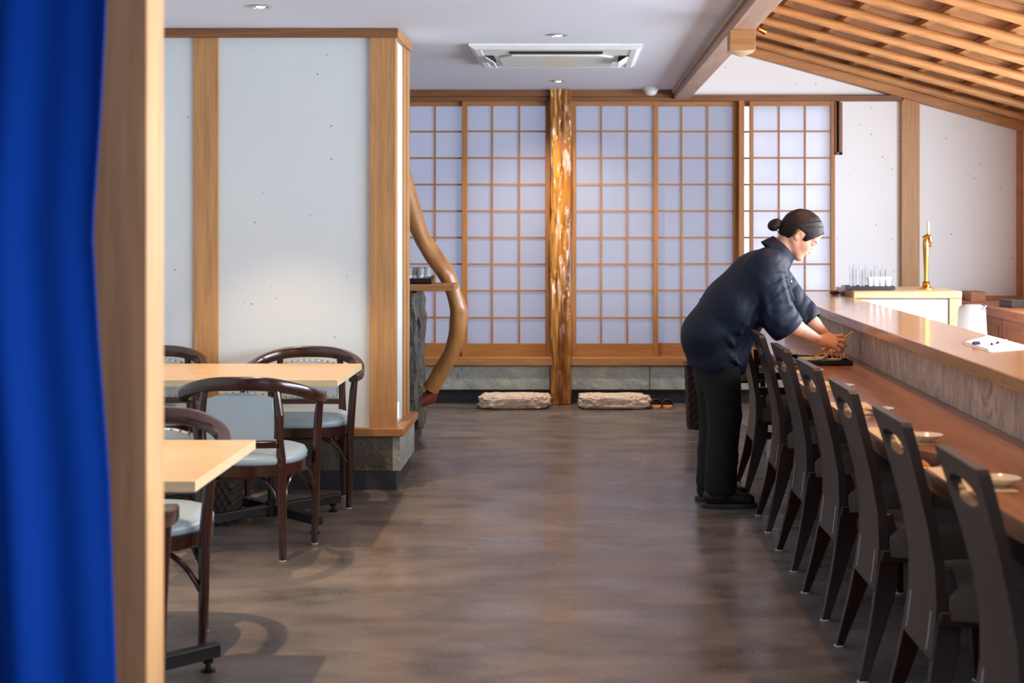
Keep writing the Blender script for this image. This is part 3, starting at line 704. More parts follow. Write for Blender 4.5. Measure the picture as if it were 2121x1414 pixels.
# ------------------------------------------------------------------ place settings on the counter
Print = None
m_, nt_, b_ = newmat('printed_paper'); Printed = m_
v_ = coords(nt_); n_ = nz(nt_, v_, 28, 3, .6); n2_ = nz(nt_, v_, 19, 2, .3)
cc_ = ramp(nt_, n_, [(.58, lin(238, 226, 206)), (.62, lin(150, 160, 100)), (.66, lin(214, 130, 110)), (.7, lin(238, 226, 206))])
nt_.links.new(cc_, b_.inputs['Base Color']); b_.inputs['Roughness'].default_value = .6
seats = [(3.67, 4.03, 1.146, 3.74, 1.12), (4.45, 4.83, 1.13, 4.49, 1.11), (5.12, 5.48, 1.12, 5.125, 1.098), (5.83, 6.17, 1.12, 5.85, 1.10), (6.50, 6.84, 1.116, 6.456, 1.078)]
names = ['nearest to the camera', 'second from the camera', 'third from the camera', 'fourth from the camera', 'just in front of the woman\'s tray']
mt = pl = cs = None
for i, (y0, y1, xr, py_, px_) in enumerate(seats):
    m_w = .15
    if mt is None:
        mt = tag(part('placemat', M().box(-m_w, 0, 0, .36, 0, .0015), Mat, None), '', 'placemat', 'paper placemats along the bar'); o = mt
    else: o = mt.copy(); C.objects.link(o)
    o.location = (xr, y0, .7005); o['label'] = 'cream paper placemat on the bar, ' + names[i]
    if pl is None:
        pl = thing('small_plate', '', 'plate', (0, 0, 0), 0, 'small plates along the bar')
        part('dish', M().lathe([(.018, 0), (.02, .004), (.036, .010), (.052, .022), (.053, .024), (.050, .0225), (.034, .0135), (.015, .009), (.001, .0085)], 40), Porc, pl)
        part('glaze_spot', M().lathe([(.018, .0105), (.012, .0115), (.001, .0112)], 20, (.004, 0, 0)), plain('brown_glaze', lin(58, 42, 34), .2), pl)
        o = pl; o['label'] = 'small round plate on the bar, '+names[i]; o.location = (px_, py_, .7025)
    else: o = dup(pl, (px_, py_, .7025), i*.7, 'small round plate on the bar, '+names[i], 'small plates along the bar')
    xm = xr-.075
    if cs is None:
        cs = thing('chopsticks', '', 'chopsticks', (0, 0, 0), 0, 'paired chopsticks along the bar')
        part('stick', M().tube([(-.004, -.11, 0), (.003, .11, .001)], [.0022, .0034], 8), Stick, cs)
        part('stick', M().tube([(.006, -.11, 0), (.011, .11, .001)], [.0022, .0034], 8), Stick, cs)
        part('paper_sleeve', M().box(-.012, .020, .0, .10, -.0035, .0048), Printed, cs, .001)
        o = cs; o.location = (xm, y0+.19, .7062); o['label'] = 'chopsticks in a printed sleeve on the placemat '+names[i]; o.rotation_euler = (0, 0, R(12))
    else: o = dup(cs, (xm, y0+.19, .7062), R(12), 'chopsticks in a printed sleeve on the placemat '+names[i], 'paired chopsticks along the bar')
rest = plain('brown_rest', lin(104, 70, 38), .6, 0, .6, 90)
for i, (x_, y_, lb) in enumerate(((1.06, 4.70, 'small brown rolled piece on the placemat second from the camera'), (1.03, 6.66, 'small golden brown rolled piece near the woman\'s tray'))):
    tag(part('chopstick_rest', M().tube([(x_-.022, y_-.004, .713), (x_+.022, y_+.004, .713)], [.0105, .010], 10, fn=lambda t, a: 1+.1*math.sin(5*a+t*9)), rest, None), lb, 'chopstick rest')
# the woman's tray
tr_ = thing('serving_tray', 'black lacquer tray on the bar under the woman\'s hands', 'tray', (0, 0, 0))
tx0, tx1, ty0, ty1, z0 = 1.075, 1.345, 6.87, 7.16, .7005
part('tray', M().box(tx0, tx1, ty0, ty1, z0, z0+.006).box(tx0, tx1, ty0, ty0+.006, z0, z0+.024).box(tx0, tx1, ty1-.006, ty1, z0, z0+.024).box(tx0, tx0+.006, ty0, ty1, z0, z0+.024).box(tx1-.006, tx1, ty0, ty1, z0, z0+.024), Lac, tr_, .0015)
mn = quadsheet('menu_sheet', [(1.085, 6.895), (1.20, 6.885), (1.25, 7.04), (1.11, 7.08)], z0+.0235, Printed, None, .001, .006)
tag(mn, 'curled paper sheet printed in green and pink on the black tray', 'paper')
dp = thing('oval_dish', 'oval pale dish on the black tray beside the woman\'s fingers', 'dish', (1.255, 6.935, z0+.006)); dp.scale = (1.1, .75, 1)
part('dish', M().lathe([(.02, 0), (.03, .006), (.045, .019), (.046, .021), (.040, .0175), (.02, .010), (.001, .009)], 36), Porc, dp)
part('garnish', blob(.008, .02, 1.2, .9, .014, 2), plain('yellow_food', lin(222, 196, 110), .5), dp, 0, 180).location = (0, 0, .012)
bx2 = thing('black_box', 'small black box with a cream paper top behind the printed menu sheet', 'box', (0, 0, 0))
part('body', M().box(1.04, 1.135, 7.22, 7.44, .7005, .722), Lac, bx2, .002)
part('cover', M().box(1.038, 1.137, 7.215, 7.445, .7222, .7245), Mat, bx2)

# ------------------------------------------------------------------ bar chairs
def prof(z): return np.interp(z, [0, .08, .18, .30, .40, .50, .60, .70, .80, .92], [-.205, -.185, -.160, -.136, -.124, -.126, -.143, -.168, -.197, -.235])
def hwz(z): return np.interp(z, [.26, .34, .42, .50, .58, .68, .78, .86, .90], [.158, .152, .145, .140, .139, .146, .160, .173, .180])
bc_ = thing('bar_chair', '', 'chair', (0, 0, 0), 0, 'dark tall-backed chairs along the bar')
zs_ = np.linspace(.27, .873, 24)
outl = [(-hwz(z), z) for z in zs_]+[(-.168, .884), (.168, .884)]+[(hwz(z), z) for z in reversed(zs_)]
hole = [(.108*math.cos(a)*(1 if abs(math.cos(a)) < .98 else 1.03), .812+.028*math.sin(a)*(1 if math.sin(a) > 0 else 1.15)) for a in np.linspace(0, 2*PI, 30, endpoint=False)]
part('backrest', plate(outl, hole, lambda w_, z, t: (prof(z)+.12*w_*w_+t, w_, z), .027, .03), W_chair, bc_, .003, 40)
for sgn in (-1, 1):
    lp_ = [(prof(z)+.12*.15**2+.022+.022*min(1, z/.3)*.6, sgn*np.interp(z, [0, .3, .5], [.184, .149, .118]), z) for z in np.linspace(.50, .004, 16)]
    sec = [(-1, -1), (1, -1), (1, 1), (-1, 1)]
    rr = []
    for i_, p in enumerate(lp_):
        z = p[2]; hx_ = np.interp(z, [0, .3, .42, .5], [.012, .034, .028, .012]); hy_ = .0125
        rr.append([(p[0]-hx_, p[1]-hy_, z), (p[0]+hx_, p[1]-hy_, z), (p[0]+hx_, p[1]+hy_, z), (p[0]-hx_, p[1]+hy_, z)])
    l_ = part('leg', M().rings(rr), W_leg, bc_, .003, 40); p = lp_[-1]
    part('glide', M().lathe([(.017, 0), (.019, .003), (.014, .006)], 14, (p[0], p[1], 0)), Glide, l_)
    f_ = part('leg', M().rings([[(x+a*q, sgn*(y)+b*q, z) for a, b in sec] for x, y, z, q in ((.155, .155, .40, .017), (.165, .163, .20, .015), (.175, .170, .004, .012))]), W_leg, bc_, .003, 40)
    part('glide', M().lathe([(.016, 0), (.018, .003), (.013, .006)], 14, (.175, sgn*.170, 0)), Glide, f_)
    il = M().rings([[(prof(z)+.12*.105**2-.0012, sgn*.105+d, z) for d in (-.003, .003)]+[(prof(z)+.12*.105**2+.002, sgn*.105+d, z) for d in (.003, -.003)] for z in np.linspace(.285, .385, 8)])
    part('inlay', il, Inlay, bc_)
part('seat_frame', M().box(-.115, .17, -.16, .16, .355, .395), W_leg, bc_, .004)
def cush(u, v):
    x = -.088+.295*u; hw_ = .158+.035*min(1, u*2.5); y = -hw_+2*hw_*v
    e = min(1, min(u, 1-u)*9)*min(1, min(v, 1-v)*9)
    return x, y, .43+.028*math.sqrt(max(e, 0))
cm = M().grid(20, 20, cush); b0 = len(cm.v)
cm.grid(20, 20, lambda u, v: (cush(u, v)[0], cush(u, v)[1]*(1.03), .375)); N_ = 21
for a, b in [((i, 0), (i+1, 0)) for i in range(20)]+[((20, j), (20, j+1)) for j in range(20)]+[((i+1, 20), (i, 20)) for i in range(20)][::-1]+[((0, j+1), (0, j)) for j in range(20)]:
    p, q = a[0]*N_+a[1], b[0]*N_+b[1]; cm.f.append((p, q, q+b0, p+b0))
part('seat_cushion', cm, Cush, bc_, 0, 50)
chairs = [(2.94, 'nearest to the camera at the right edge'), (3.63, 'second from the camera, in front of the hollow knot'), (4.32, 'third from the camera'), (4.99, 'fourth from the camera'), (5.68, 'fifth from the camera'), (6.39, 'just in front of the woman'), (7.25, 'right behind the woman\'s legs'), (9.13, 'at the far end of the bar beyond the woman\'s back')]
for i, (yn, lb) in enumerate(chairs):
    l = 'dark tall-backed bar chair '+lb
    if i == 0: bc_.location = (1.052, yn+.18, 0); bc_['label'] = l
    else: dup(bc_, (1.052, yn+.18, 0), R(random.uniform(-1.5, 1.5)), l)
# slatted rack at the far end under the counter
rk = thing('slatted_rack', 'low dark ladder-like rack under the far end of the bar', 'rack', (0, 0, 0))
for px in (1.10, 1.38): part('post', M().box(px-.015, px+.015, 8.60, 8.63, 0, .62), W_leg, rk)
rkm = M().box(1.085, 1.395, 8.605, 8.625, -.022, .022).mesh('slat', 0)
for z in (.10, .19, .28, .37, .46, .55): shared('slat', rkm, W_leg, rk, (0, 0, z))
# ------------------------------------------------------------------ bentwood armchairs
ch = thing('armchair', '', 'chair', (0, 0, 0), 0, 'bentwood armchairs at the tables')
rp = [(-.272, .19, .640), (-.286, .08, .648), (-.270, -.03, .672), (-.215, -.115, .704), (-.12, -.165, .728), (0, -.182, .733), (.12, -.165, .728), (.215, -.115, .704), (.270, -.03, .672), (.286, .08, .648), (.272, .19, .640)]
P_, _r = smooth_path([Vector(p) for p in rp], [1]*11, 60)
sec = []
rr = []
for i, p in enumerate(P_):
    t = i/59; back = math.sin(PI*t)**2
    h_ = .023+.006*back; w_ = .022-.003*back
    p = Vector(p); q0 = Vector(P_[max(i-1, 0)]); q1 = Vector(P_[min(i+1, 59)]); tt = (q1-q0).normalized()
    a = tt.cross(Vector((0, 0, 1))).normalized()
    ring = []
    for j in range(16):
        an = 2*PI*j/16; c_, s_ = math.cos(an), math.sin(an)
        f = lambda v: math.copysign(abs(v)**.38, v)
        ring.append(p+a*f(c_)*w_+Vector((0, 0, f(s_)*h_)))
    rr.append(ring)
part('top_rail', M().rings(rr), W_bent, ch, .002, 40)
def seatout(r, y0=.015):
    return [(r*math.copysign(abs(math.cos(a))**.8, math.cos(a)), y0+r*.95*math.copysign(abs(math.sin(a))**.8, math.sin(a))) for a in np.linspace(0, 2*PI, 48, endpoint=False)]
def stack(lv): return M().rings([[(x, y, z) for x, y in seatout(r)] for r, z in lv])
part('seat_frame', stack([(.232, .352), (.236, .356), (.236, .398), (.225, .402)]), W_bent, ch, 0, 40)
part('seat_cushion', stack([(.218, .395), (.232, .402), (.236, .418), (.226, .437), (.19, .449), (.12, .456), (.001, .458)]), L_blue, ch, 0, 60)
for s in (-1, 1):
    l_ = part('leg', M().tube([(s*.172, -.150, .006), (s*.170, -.152, .20), (s*.165, -.155, .42), (s*.160, -.160, .60), (s*.150, -.156, .705)], [.015, .019, .021, .019, .016], 14), W_bent, ch)
    part('glide', M().lathe([(.013, 0), (.016, .002), (.014, .007)], 12, (s*.172, -.150, 0)), Glide, l_)
    part('bolt', M().tube([(s*.165, -.177, .40), (s*.165, -.172, .40)], .006, 10, up=(0, 0, 1)), Stud, l_)
    l_ = part('leg', M().tube([(s*.246, .160, .006), (s*.250, .156, .20), (s*.255, .150, .42), (s*.266, .145, .57), (s*.274, .14, .632)], [.014, .0175, .0195, .018, .015], 14), W_bent, ch)
    part('glide', M().lathe([(.013, 0), (.016, .002), (.014, .007)], 12, (s*.246, .160, 0)), Glide, l_)
def arch(a, b, top=.345, low=.20, r=.0095):
    a, b = Vector(a), Vector(b); pts_ = []
    for i in range(21):
        t = i/20; q = a.lerp(b, t); e = 1-abs(2*t-1)
        pts_.append((q.x, q.y, low+(top-low)*(1-(1-min(1, e*1.5))**2.4)))
    return M().tube(pts_, r, 10, up=(.3, .2, 1))
part('brace', arch((-.17, -.152), (.17, -.152)), W_bent, ch)
part('brace', arch((-.25, .155), (.25, .155)), W_bent, ch)
part('brace', arch((-.17, -.15), (-.25, .155)), W_bent, ch); part('brace', arch((.17, -.15), (.25, .155)), W_bent, ch)
def bky(x): return -.178+.95*x*x*.35
bo = [(-.138, .500), (0, .494), (.138, .500), (.142, .60), (.136, .672), (.07, .690), (0, .694), (-.07, .690), (-.136, .672), (-.142, .60)]
part('back_pad', plate(bo, None, lambda x, z, t: (x, bky(x)+t+(.010*(1-(x/.14)**2)*(1-((z-.6)/.11)**2) if t > 0 else 0), z), .022, .03), L_blue, ch, .004, 60)
part('back_rail', M().rings([[(x, bky(x)-.006, z0_), (x, bky(x)+.024, z0_), (x, bky(x)+.024, z0_+.028), (x, bky(x)-.006, z0_+.028)] for x, z0_ in [(x, .468) for x in np.linspace(-.155, .155, 12)]]), W_bent, ch, .003, 40)
stm = M().lathe([(.0055, 0), (.005, .002), (.003, .004), (.0005, .005)], 8).mesh('stud')
def stud(x, z): shared('stud', stm, Stud, ch, (x, bky(x)+.022, z), (R(-90), 0, 0))
for i in range(9): stud(-.12+.03*i, .508)
for i in range(9): stud(-.12+.03*i, .678-.0+.014*(1-((i-4)/4)**2))
acs = [((-1.372, 6.0), 0, 'armchair on the near side of the back table, seen from behind'),
       ((-1.345, 7.08), PI, 'armchair behind the right end of the back table, against the white wall panel'),
       ((-2.13, 7.12), PI, 'armchair behind the left back table, half hidden by the post'),
       ((-1.435, 4.70), PI, 'armchair behind the front table, warm lit with brass studs'),
       ((-1.325, 3.52), 0, 'armchair before the front table, mostly hidden by the post')]
for i, ((x_, y_), rz, lb) in enumerate(acs):
    l = 'bentwood '+lb
    if i == 0: ch.location = (x_, y_, 0); ch['label'] = l; ch.rotation_euler = (0, 0, rz)
    else: dup(ch, (x_, y_, 0), rz, l)
# tables
tb = thing('dining_table', '', 'table', (0, 0, 0), 0, 'square tables in the dining corner')
part('table_top', M().box(-.3545, .3545, -.36, .36, .6705, .70), W_table, tb, .002)
eb = M().box(-.3555, .3555, -.362, -.36, .671, .6995).box(-.3555, .3555, .36, .362, .671, .6995).box(.3545, .3565, -.362, .362, .671, .6995).box(-.3555, -.3545, -.362, .362, .671, .6995)
part('edge_band', eb, W_edge, tb)
part('column', M().lathe([(.035, .03), (.035, .10), (.026, .105), (.026, .66), (.10, .662), (.10, .670)], 24), K_black, tb)
for k_ in range(4):
    a = PI/4+k_*PI/2; d = Vector((math.cos(a), math.sin(a), 0)); n_ = Vector((-d.y, d.x, 0))
    ar = part('foot_arm', M().obox(d*.185+Vector((0, 0, .062)), d*.185, n_*.019, Vector((0, 0, .022))), K_black, tb, .004)
    part('leveller', M().lathe([(.022, 0), (.024, .006), (.010, .012), (.008, .024), (.016, .026), (.016, .034), (.007, .036), (.007, .045)], 14, tuple(d*.335)), K_black, ar)
tabs = [((-1.40, 6.615), 'square pale wood table at the right of the joined back pair'), ((-2.111, 6.615), 'square pale wood table at the left of the joined back pair'), ((-1.376, 4.185), 'square pale wood table in front, partly hidden by the foreground post')]
for i, ((x_, y_), lb) in enumerate(tabs):
    if i == 0: tb.location = (x_, y_, 0); tb['label'] = lb
    else: dup(tb, (x_, y_, 0), 0, lb)
# woven baskets
Wick = plain('dark_wicker', lin(50, 36, 30), .6, 0, .3, 90)
def basket(wx_, wy_, h, taper, nx=14, nz_=9):
    m = M(); rs = []
    sub = 2; per = []
    for (ax, ay, bx_, by_) in ((-1, -1, 1, -1), (1, -1, 1, 1), (1, 1, -1, 1), (-1, 1, -1, -1)):
        for j in range(nx*sub): t = j/(nx*sub); per.append((ax+(bx_-ax)*t, ay+(by_-ay)*t, j//sub, ay == by_))
    for i in range(nz_*2+1):
        z = h*i/(nz_*2); k_ = taper+(1-taper)*z/h; ring = []
        for (x, y, c, fx) in per:
            o_ = .005*(1 if (c+i//2) % 2 else -1)
            ring.append((x*(wx_*k_)+(0 if fx else o_*math.copysign(1, x)), y*(wy_*k_)+(o_*math.copysign(1, y) if fx else 0), z))
        rs.append(ring)
    for r in reversed(rs[2:]): rs.append([(x*.93, y*.93, z) for x, y, z in r])
    return m.rings(rs)
b1 = thing('wicker_basket', 'dark woven basket on the floor under the back table', 'basket', (-1.68, 6.615, 0))
part('body', basket(.12, .12, .27, .86), Wick, b1, 0, 20); part('rim', M().box(-.125, .125, -.127, -.115, .262, .28).box(-.125, .125, .115, .127, .262, .28).box(-.128, -.115, -.127, .127, .262, .28).box(.115, .128, -.127, .127, .262, .28), Wick, b1, .003)
b2 = thing('wicker_basket', 'tall dark woven basket on the floor behind the woman\'s legs', 'basket', (.90, 9.67, 0))
part('body', basket(.142, .12, .42, .9, 10, 14), Wick, b2, 0, 20); part('rim', M().box(-.148, .148, -.127, -.115, .415, .434).box(-.148, .148, .115, .127, .415, .434).box(-.15, -.137, -.127, .127, .415, .434).box(.137, .15, -.127, .127, .415, .434), Wick, b2, .003)
#PERSON
# ------------------------------------------------------------------ the woman, from smooth-blended distance fields
class Field:
    def __init__(s, lo, hi, h):
        s.lo = np.array(lo, np.float32); s.h = h; s.n = np.ceil((np.array(hi)-np.array(lo))/h).astype(int)+1
        s.f = np.full(s.n, .5, np.float32)
    def region(s, lo, hi):
        a = np.maximum(((np.array(lo)-s.lo)/s.h).astype(int), 0); b = np.minimum(((np.array(hi)-s.lo)/s.h).astype(int)+2, s.n)
        if (b <= a).any(): return None, None
        ax = [s.lo[i]+np.arange(a[i], b[i], dtype=np.float32)*s.h for i in range(3)]
        return (slice(a[0], b[0]), slice(a[1], b[1]), slice(a[2], b[2])), np.meshgrid(*ax, indexing='ij', sparse=True)
    def op(s, fn, lo, hi, k, mode):
        sl, g = s.region(lo, hi)
        if sl is None: return
        d = fn(*g); o = s.f[sl]
        if mode == 'add':
            h = np.maximum(k-np.abs(o-d), 0)/k if k else 0; r = np.minimum(o, d)-h*h*k*.25
        else:
            h = np.maximum(k-np.abs(o+d), 0)/k if k else 0; r = np.maximum(o, -d)+h*h*k*.25
        s.f[sl] = r
    def cap(s, a, b, ra, rb, k=.02, sy=1., mode='add'):
        a = np.array(a, float); b = np.array(b, float); m = max(ra, rb)/min(sy, 1)+k+.03
        yc = (a[1]+b[1])/2
        A = a.copy(); B = b.copy(); A[1] = yc+(a[1]-yc)*sy; B[1] = yc+(b[1]-yc)*sy
        ab = B-A; L = float(ab@ab)+1e-9
        def fn(x, y, z):
            yy = yc+(y-yc)*sy
            t = np.clip(((x-A[0])*ab[0]+(yy-A[1])*ab[1]+(z-A[2])*ab[2])/L, 0, 1)
            return np.sqrt((x-A[0]-t*ab[0])**2+(yy-A[1]-t*ab[1])**2+(z-A[2]-t*ab[2])**2)-(ra+(rb-ra)*t)
        s.op(fn, np.minimum(a, b)-m, np.maximum(a, b)+m, k, mode)
    def chain(s, pts, rad, k=.01, sy=1., mode='add'):
        for i in range(len(pts)-1): s.cap(pts[i], pts[i+1], rad[i], rad[i+1], k, sy, mode)
    def ell(s, c, r, ang=0, k=.02, mode='add'):   # ang turns the first axis in the xz plane
        c = np.array(c, float); m = max(r)+k+.03; ca, sa = math.cos(ang), math.sin(ang)
        def fn(x, y, z):
            u = (x-c[0])*ca+(z-c[2])*sa; w_ = -(x-c[0])*sa+(z-c[2])*ca; v = y-c[1]
            q = np.sqrt((u/r[0])**2+(v/r[1])**2+(w_/r[2])**2); g = np.sqrt((u/r[0]**2)**2+(v/r[1]**2)**2+(w_/r[2]**2)**2)+1e-6
            return q*(q-1)/g
        s.op(fn, c-m, c+m, k, mode)
    def mesh(s, disp=None):
        f = s.f; n = f.shape; ins = f < 0
        cnt = np.zeros([d-1 for d in n], np.int8)
        off = [(i, j, k) for i in (0, 1) for j in (0, 1) for k in (0, 1)]
        for o in off: cnt += ins[o[0]:n[0]-1+o[0], o[1]:n[1]-1+o[1], o[2]:n[2]-1+o[2]]
        cell = np.argwhere((cnt > 0) & (cnt < 8)); idx = np.full(cnt.shape, -1, np.int32)
        idx[tuple(cell.T)] = np.arange(len(cell))
        acc = np.zeros((len(cell), 3)); c = np.zeros(len(cell))
        for a in off:
            for ax in range(3):
                if a[ax]: continue
                b = list(a); b[ax] = 1
                fa = f[tuple((cell+a).T)]; fb = f[tuple((cell+b).T)]
                m = (fa < 0) != (fb < 0); t = np.where(m, fa/np.where(m, fa-fb, 1), 0)
                p = np.repeat(np.array([a], float), len(cell), 0); p[:, ax] += t
                acc += p*m[:, None]; c += m
        v = s.lo+(cell+acc/c[:, None])*s.h
        faces = []
        for ax in range(3):
            sa = [slice(None)]*3; sb = [slice(None)]*3; sa[ax] = slice(0, n[ax]-1); sb[ax] = slice(1, n[ax])
            A = ins[tuple(sa)]; B = ins[tuple(sb)]; e = np.argwhere(A != B)
            u, w_ = [(1, 2), (2, 0), (0, 1)][ax]
            e = e[(e[:, u] > 0) & (e[:, w_] > 0) & (e[:, u] < n[u]-1) & (e[:, w_] < n[w_]-1)]
            fl_ = A[tuple(e.T)]
            q = []
            for du, dw in ((-1, -1), (0, -1), (0, 0), (-1, 0)):
                t = e.copy(); t[:, u] += du; t[:, w_] += dw; q.append(idx[tuple(t.T)])
            q = np.stack(q, 1); q[~fl_] = q[~fl_][:, ::-1]; faces.append(q)
        fs = np.concatenate(faces)
        if disp is not None: v = disp(v)
        m = M(); m.v = v.tolist(); m.f = fs.tolist()
        return m
def fieldpart(name, F_, mat, parent, disp=None, smooth_it=2):
    m = F_.mesh(disp); me = bpy.data.meshes.new(name); me.from_pydata(m.v, [], m.f); me.validate()
    me.polygons.foreach_set('use_smooth', [True]*len(me.polygons))
    o = link(name, me, mat, parent)
    if smooth_it:
        sm_ = o.modifiers.new('smooth', 'SMOOTH'); sm_.iterations = smooth_it; sm_.factor = .5
    return o
m_, nt_, b_ = newmat('skin'); Skin = m_
v_ = coords(nt_); n_ = nz(nt_, v_, 30, 3)
nt_.links.new(mixc(nt_, n_, lin(208, 152, 124), lin(222, 168, 140)), b_.inputs['Base Color']); b_.inputs['Roughness'].default_value = .45
b_.inputs['Subsurface Weight'].default_value = .12; b_.inputs['Subsurface Radius'].default_value = (.012, .004, .002); b_.inputs['Subsurface Scale'].default_value = 1
m_, nt_, b_ = newmat('navy_cloth'); Navy = m_
v_ = coords(nt_); n_ = nz(nt_, coords(nt_, (1, 1, .25)), 160, 4); n2_ = nz(nt_, v_, 10, 3)
nt_.links.new(mixc(nt_, n_, lin(4, 9, 19), mixc(nt_, n2_, lin(12, 36, 68), lin(6, 17, 36))), b_.inputs['Base Color']); b_.inputs['Roughness'].default_value = .62
b_.inputs['Sheen Weight'].default_value = 0; b_.inputs['Specular IOR Level'].default_value = .3; b_.inputs['Sheen Tint'].default_value = (.4, .6, 1, 1); bump(nt_, b_, n_, .3, .002)
BlackC = plain('black_cloth', lin(12, 12, 15), .8, 0, .3, 200)
BlackL = plain('black_shoe', lin(16, 14, 16), .5)
Sole_ = plain('grey_sole', lin(50, 48, 52), .6)
m_, nt_, b_ = newmat('hair'); Hair = m_
n_ = nz(nt_, coords(nt_, (1, 6, 6), (0, R(25), 0)), 40, 4, .4)
nt_.links.new(mixc(nt_, n_, lin(14, 9, 9), lin(40, 22, 18)), b_.inputs['Base Color']); b_.inputs['Roughness'].default_value = .5; b_.inputs['Specular IOR Level'].default_value = .3; bump(nt_, b_, n_, .6, .003)
Lash = plain('dark_lash', lin(26, 18, 18), .6); Lip = plain('lip', lin(190, 106, 98), .4); Brow = plain('brow', lin(70, 44, 36), .8)

pe = thing('person', 'woman in a dark navy jacket bending over the bar, arranging a tray with chopsticks', 'person', (.72, 7.03, 0))
BL = Vector((-.72, -7.03, 0))
HC = np.array([1.108, 7.03, 1.198]); fa = np.array([.756, 0, -.655]); ua = np.array([.655, 0, .756]); ya = np.array([0, 1., 0])
def H(a, b, y=0): return HC+a*fa+b*ua+y*ya
HANG = math.atan2(-.655, .756)
def shift(v): return v+np.array([BL.x, BL.y, BL.z])
B = Field((.50, 6.72, 0), (1.42, 7.34, 1.50), .0036)
# trunk, legs (all under the clothes)
B.cap((.69, 7.03, .82), (.79, 7.03, .97), .10, .095, .04, .72); B.cap((.79, 7.03, .97), (.93, 7.03, 1.16), .095, .085, .04, .62)
for s, fx in ((-1, .0), (1, -.02)):
    yy = 7.03+s*.085
    B.chain([(.70+fx, yy, .80), (.725+fx, yy, .44), (.70+fx, yy, .07)], [.080, .052, .036], .02)
    B.cap((.70+fx, yy, .045), (.84+fx, yy, .03), .032, .024, .01)
# neck
B.cap((1.055, 7.03, 1.30), (.965, 7.03, 1.175), .047, .052, .03)
# head
B.ell(H(-.090, .130), (.088, .070, .086), HANG, .02)
B.ell(H(-.060, .085), (.058, .058, .082), HANG, .02)
B.cap(H(-.021, .020, 0), H(-.03, .045, 0), .020, .034, .02)
for s in (-1, 1):
    B.cap(H(-.022, .020, s*.008), H(-.095, .062, s*.047), .018, .017, .02)
    B.ell(H(-.036, .080, s*.034), (.026, .022, .026), HANG, .02)      # cheek
    B.ell(H(-.016, .1075, s*.0295), (.011, .013, .0095), HANG, .006)    # eyelid
    B.cap(H(-.006, .122, s*.014), H(-.020, .124, s*.042), .0085, .007, .012)
    # ear
    B.ell(H(-.094, .094, s*.069), (.017, .007, .030), HANG-.15, .006)
    B.ell(H(-.092, .097, s*.077), (.009, .005, .018), HANG-.15, .004, 'sub')
    B.ell(H(-.088, .074, s*.066), (.009, .006, .010), HANG, .005)
B.ell(H(-.028, .152), (.030, .050, .040), HANG, .03)                     # forehead
B.chain([H(-.003, .112), H(.003, .090), H(.0105, .073)], [.0065, .0068, .0084], .012)
for s in (-1, 1): B.ell(H(.0045, .0695, s*.0085), (.0075, .006, .0055), HANG, .006)
B.ell(H(-.004, .0525), (.012, .016, .012), HANG, .01)
B.ell(H(.0035, .0505), (.0062, .020, .0046), HANG, .004); B.ell(H(.0015, .0405), (.0068, .018, .0052), HANG, .004)
B.ell(H(-.010, .018), (.014, .016, .013), HANG, .012)
# arms
SR = (.925, 6.88, 1.180); ER = (.985, 6.855, .935); WR = (1.192, 6.925, .815)
SLf = (.985, 7.19, 1.165); EL = (1.150, 7.215, .930); WL = (1.283, 7.135, .800)
B.chain([SR, ER], [.050, .042], .03); B.chain([ER, tuple(np.array(ER)*.62+np.array(WR)*.38), WR], [.041, .040, .0245], .02)
B.chain([SLf, EL], [.048, .041], .03); B.chain([EL, tuple(np.array(EL)*.62+np.array(WL)*.38), WL], [.040, .039, .0245], .02)
# right hand holding a chopstick
K = [(1.272, 6.972, .832), (1.280, 6.953, .817), (1.276, 6.936, .800), (1.264, 6.924, .785)]
for i, k_ in enumerate(K): B.cap(np.array(WR)+np.array([.008, (i-1.5)*-.006, (1.5-i)*.007]), k_, .0165, .0115, .014)
fin = [([K[0], (1.312, 6.986, .836), (1.330, 6.990, .815), (1.322, 6.985, .797)], [.0108, .0094, .0084, .0074]),
       ([K[1], (1.318, 6.966, .812), (1.326, 6.974, .788), (1.309, 6.978, .778)], [.0110, .0096, .0086, .0076]),
       ([K[2], (1.308, 6.946, .786), (1.308, 6.960, .762), (1.290, 6.966, .760)], [.0106, .0092, .0082, .0072]),
       ([K[3], (1.288, 6.930, .766), (1.286, 6.944, .745), (1.271, 6.952, .747)], [.0096, .0082, .0074, .0066]),
       ([(1.216, 6.948, .830), (1.255, 6.985, .838), (1.288, 7.000, .824), (1.306, 6.996, .807)], [.0155, .0120, .0098, .0082])]
for p_, r_ in fin: B.chain(p_, r_, .0035)
# left hand reaching down into the tray
K2 = [(1.268, 7.062, .757), (1.285, 7.062, .760), (1.301, 7.068, .760), (1.315, 7.078, .757)]
for i, k_ in enumerate(K2): B.cap(np.array(WL)+np.array([(i-1.5)*.007, -.004, -.004]), k_, .0165, .0115, .014)
fin2 = [([K2[0], (1.268, 7.028, .748), (1.272, 7.008, .724)], [.0106, .0090, .0074]),
        ([K2[1], (1.290, 7.022, .750), (1.293, 7.000, .722)], [.0108, .0092, .0076]),
        ([K2[2], (1.310, 7.030, .748), (1.313, 7.006, .722)], [.0104, .0090, .0074]),
        ([K2[3], (1.328, 7.044, .746), (1.330, 7.020, .724)], [.0094, .0080, .0068]),
        ([(1.262, 7.115, .785), (1.238, 7.082, .765), (1.238, 7.050, .742), (1.248, 7.030, .724)], [.0145, .0115, .0095, .0078])]
for p_, r_ in fin2: B.chain(p_, r_, .0035)
body_o = fieldpart('body', B, Skin, pe, shift, 1)
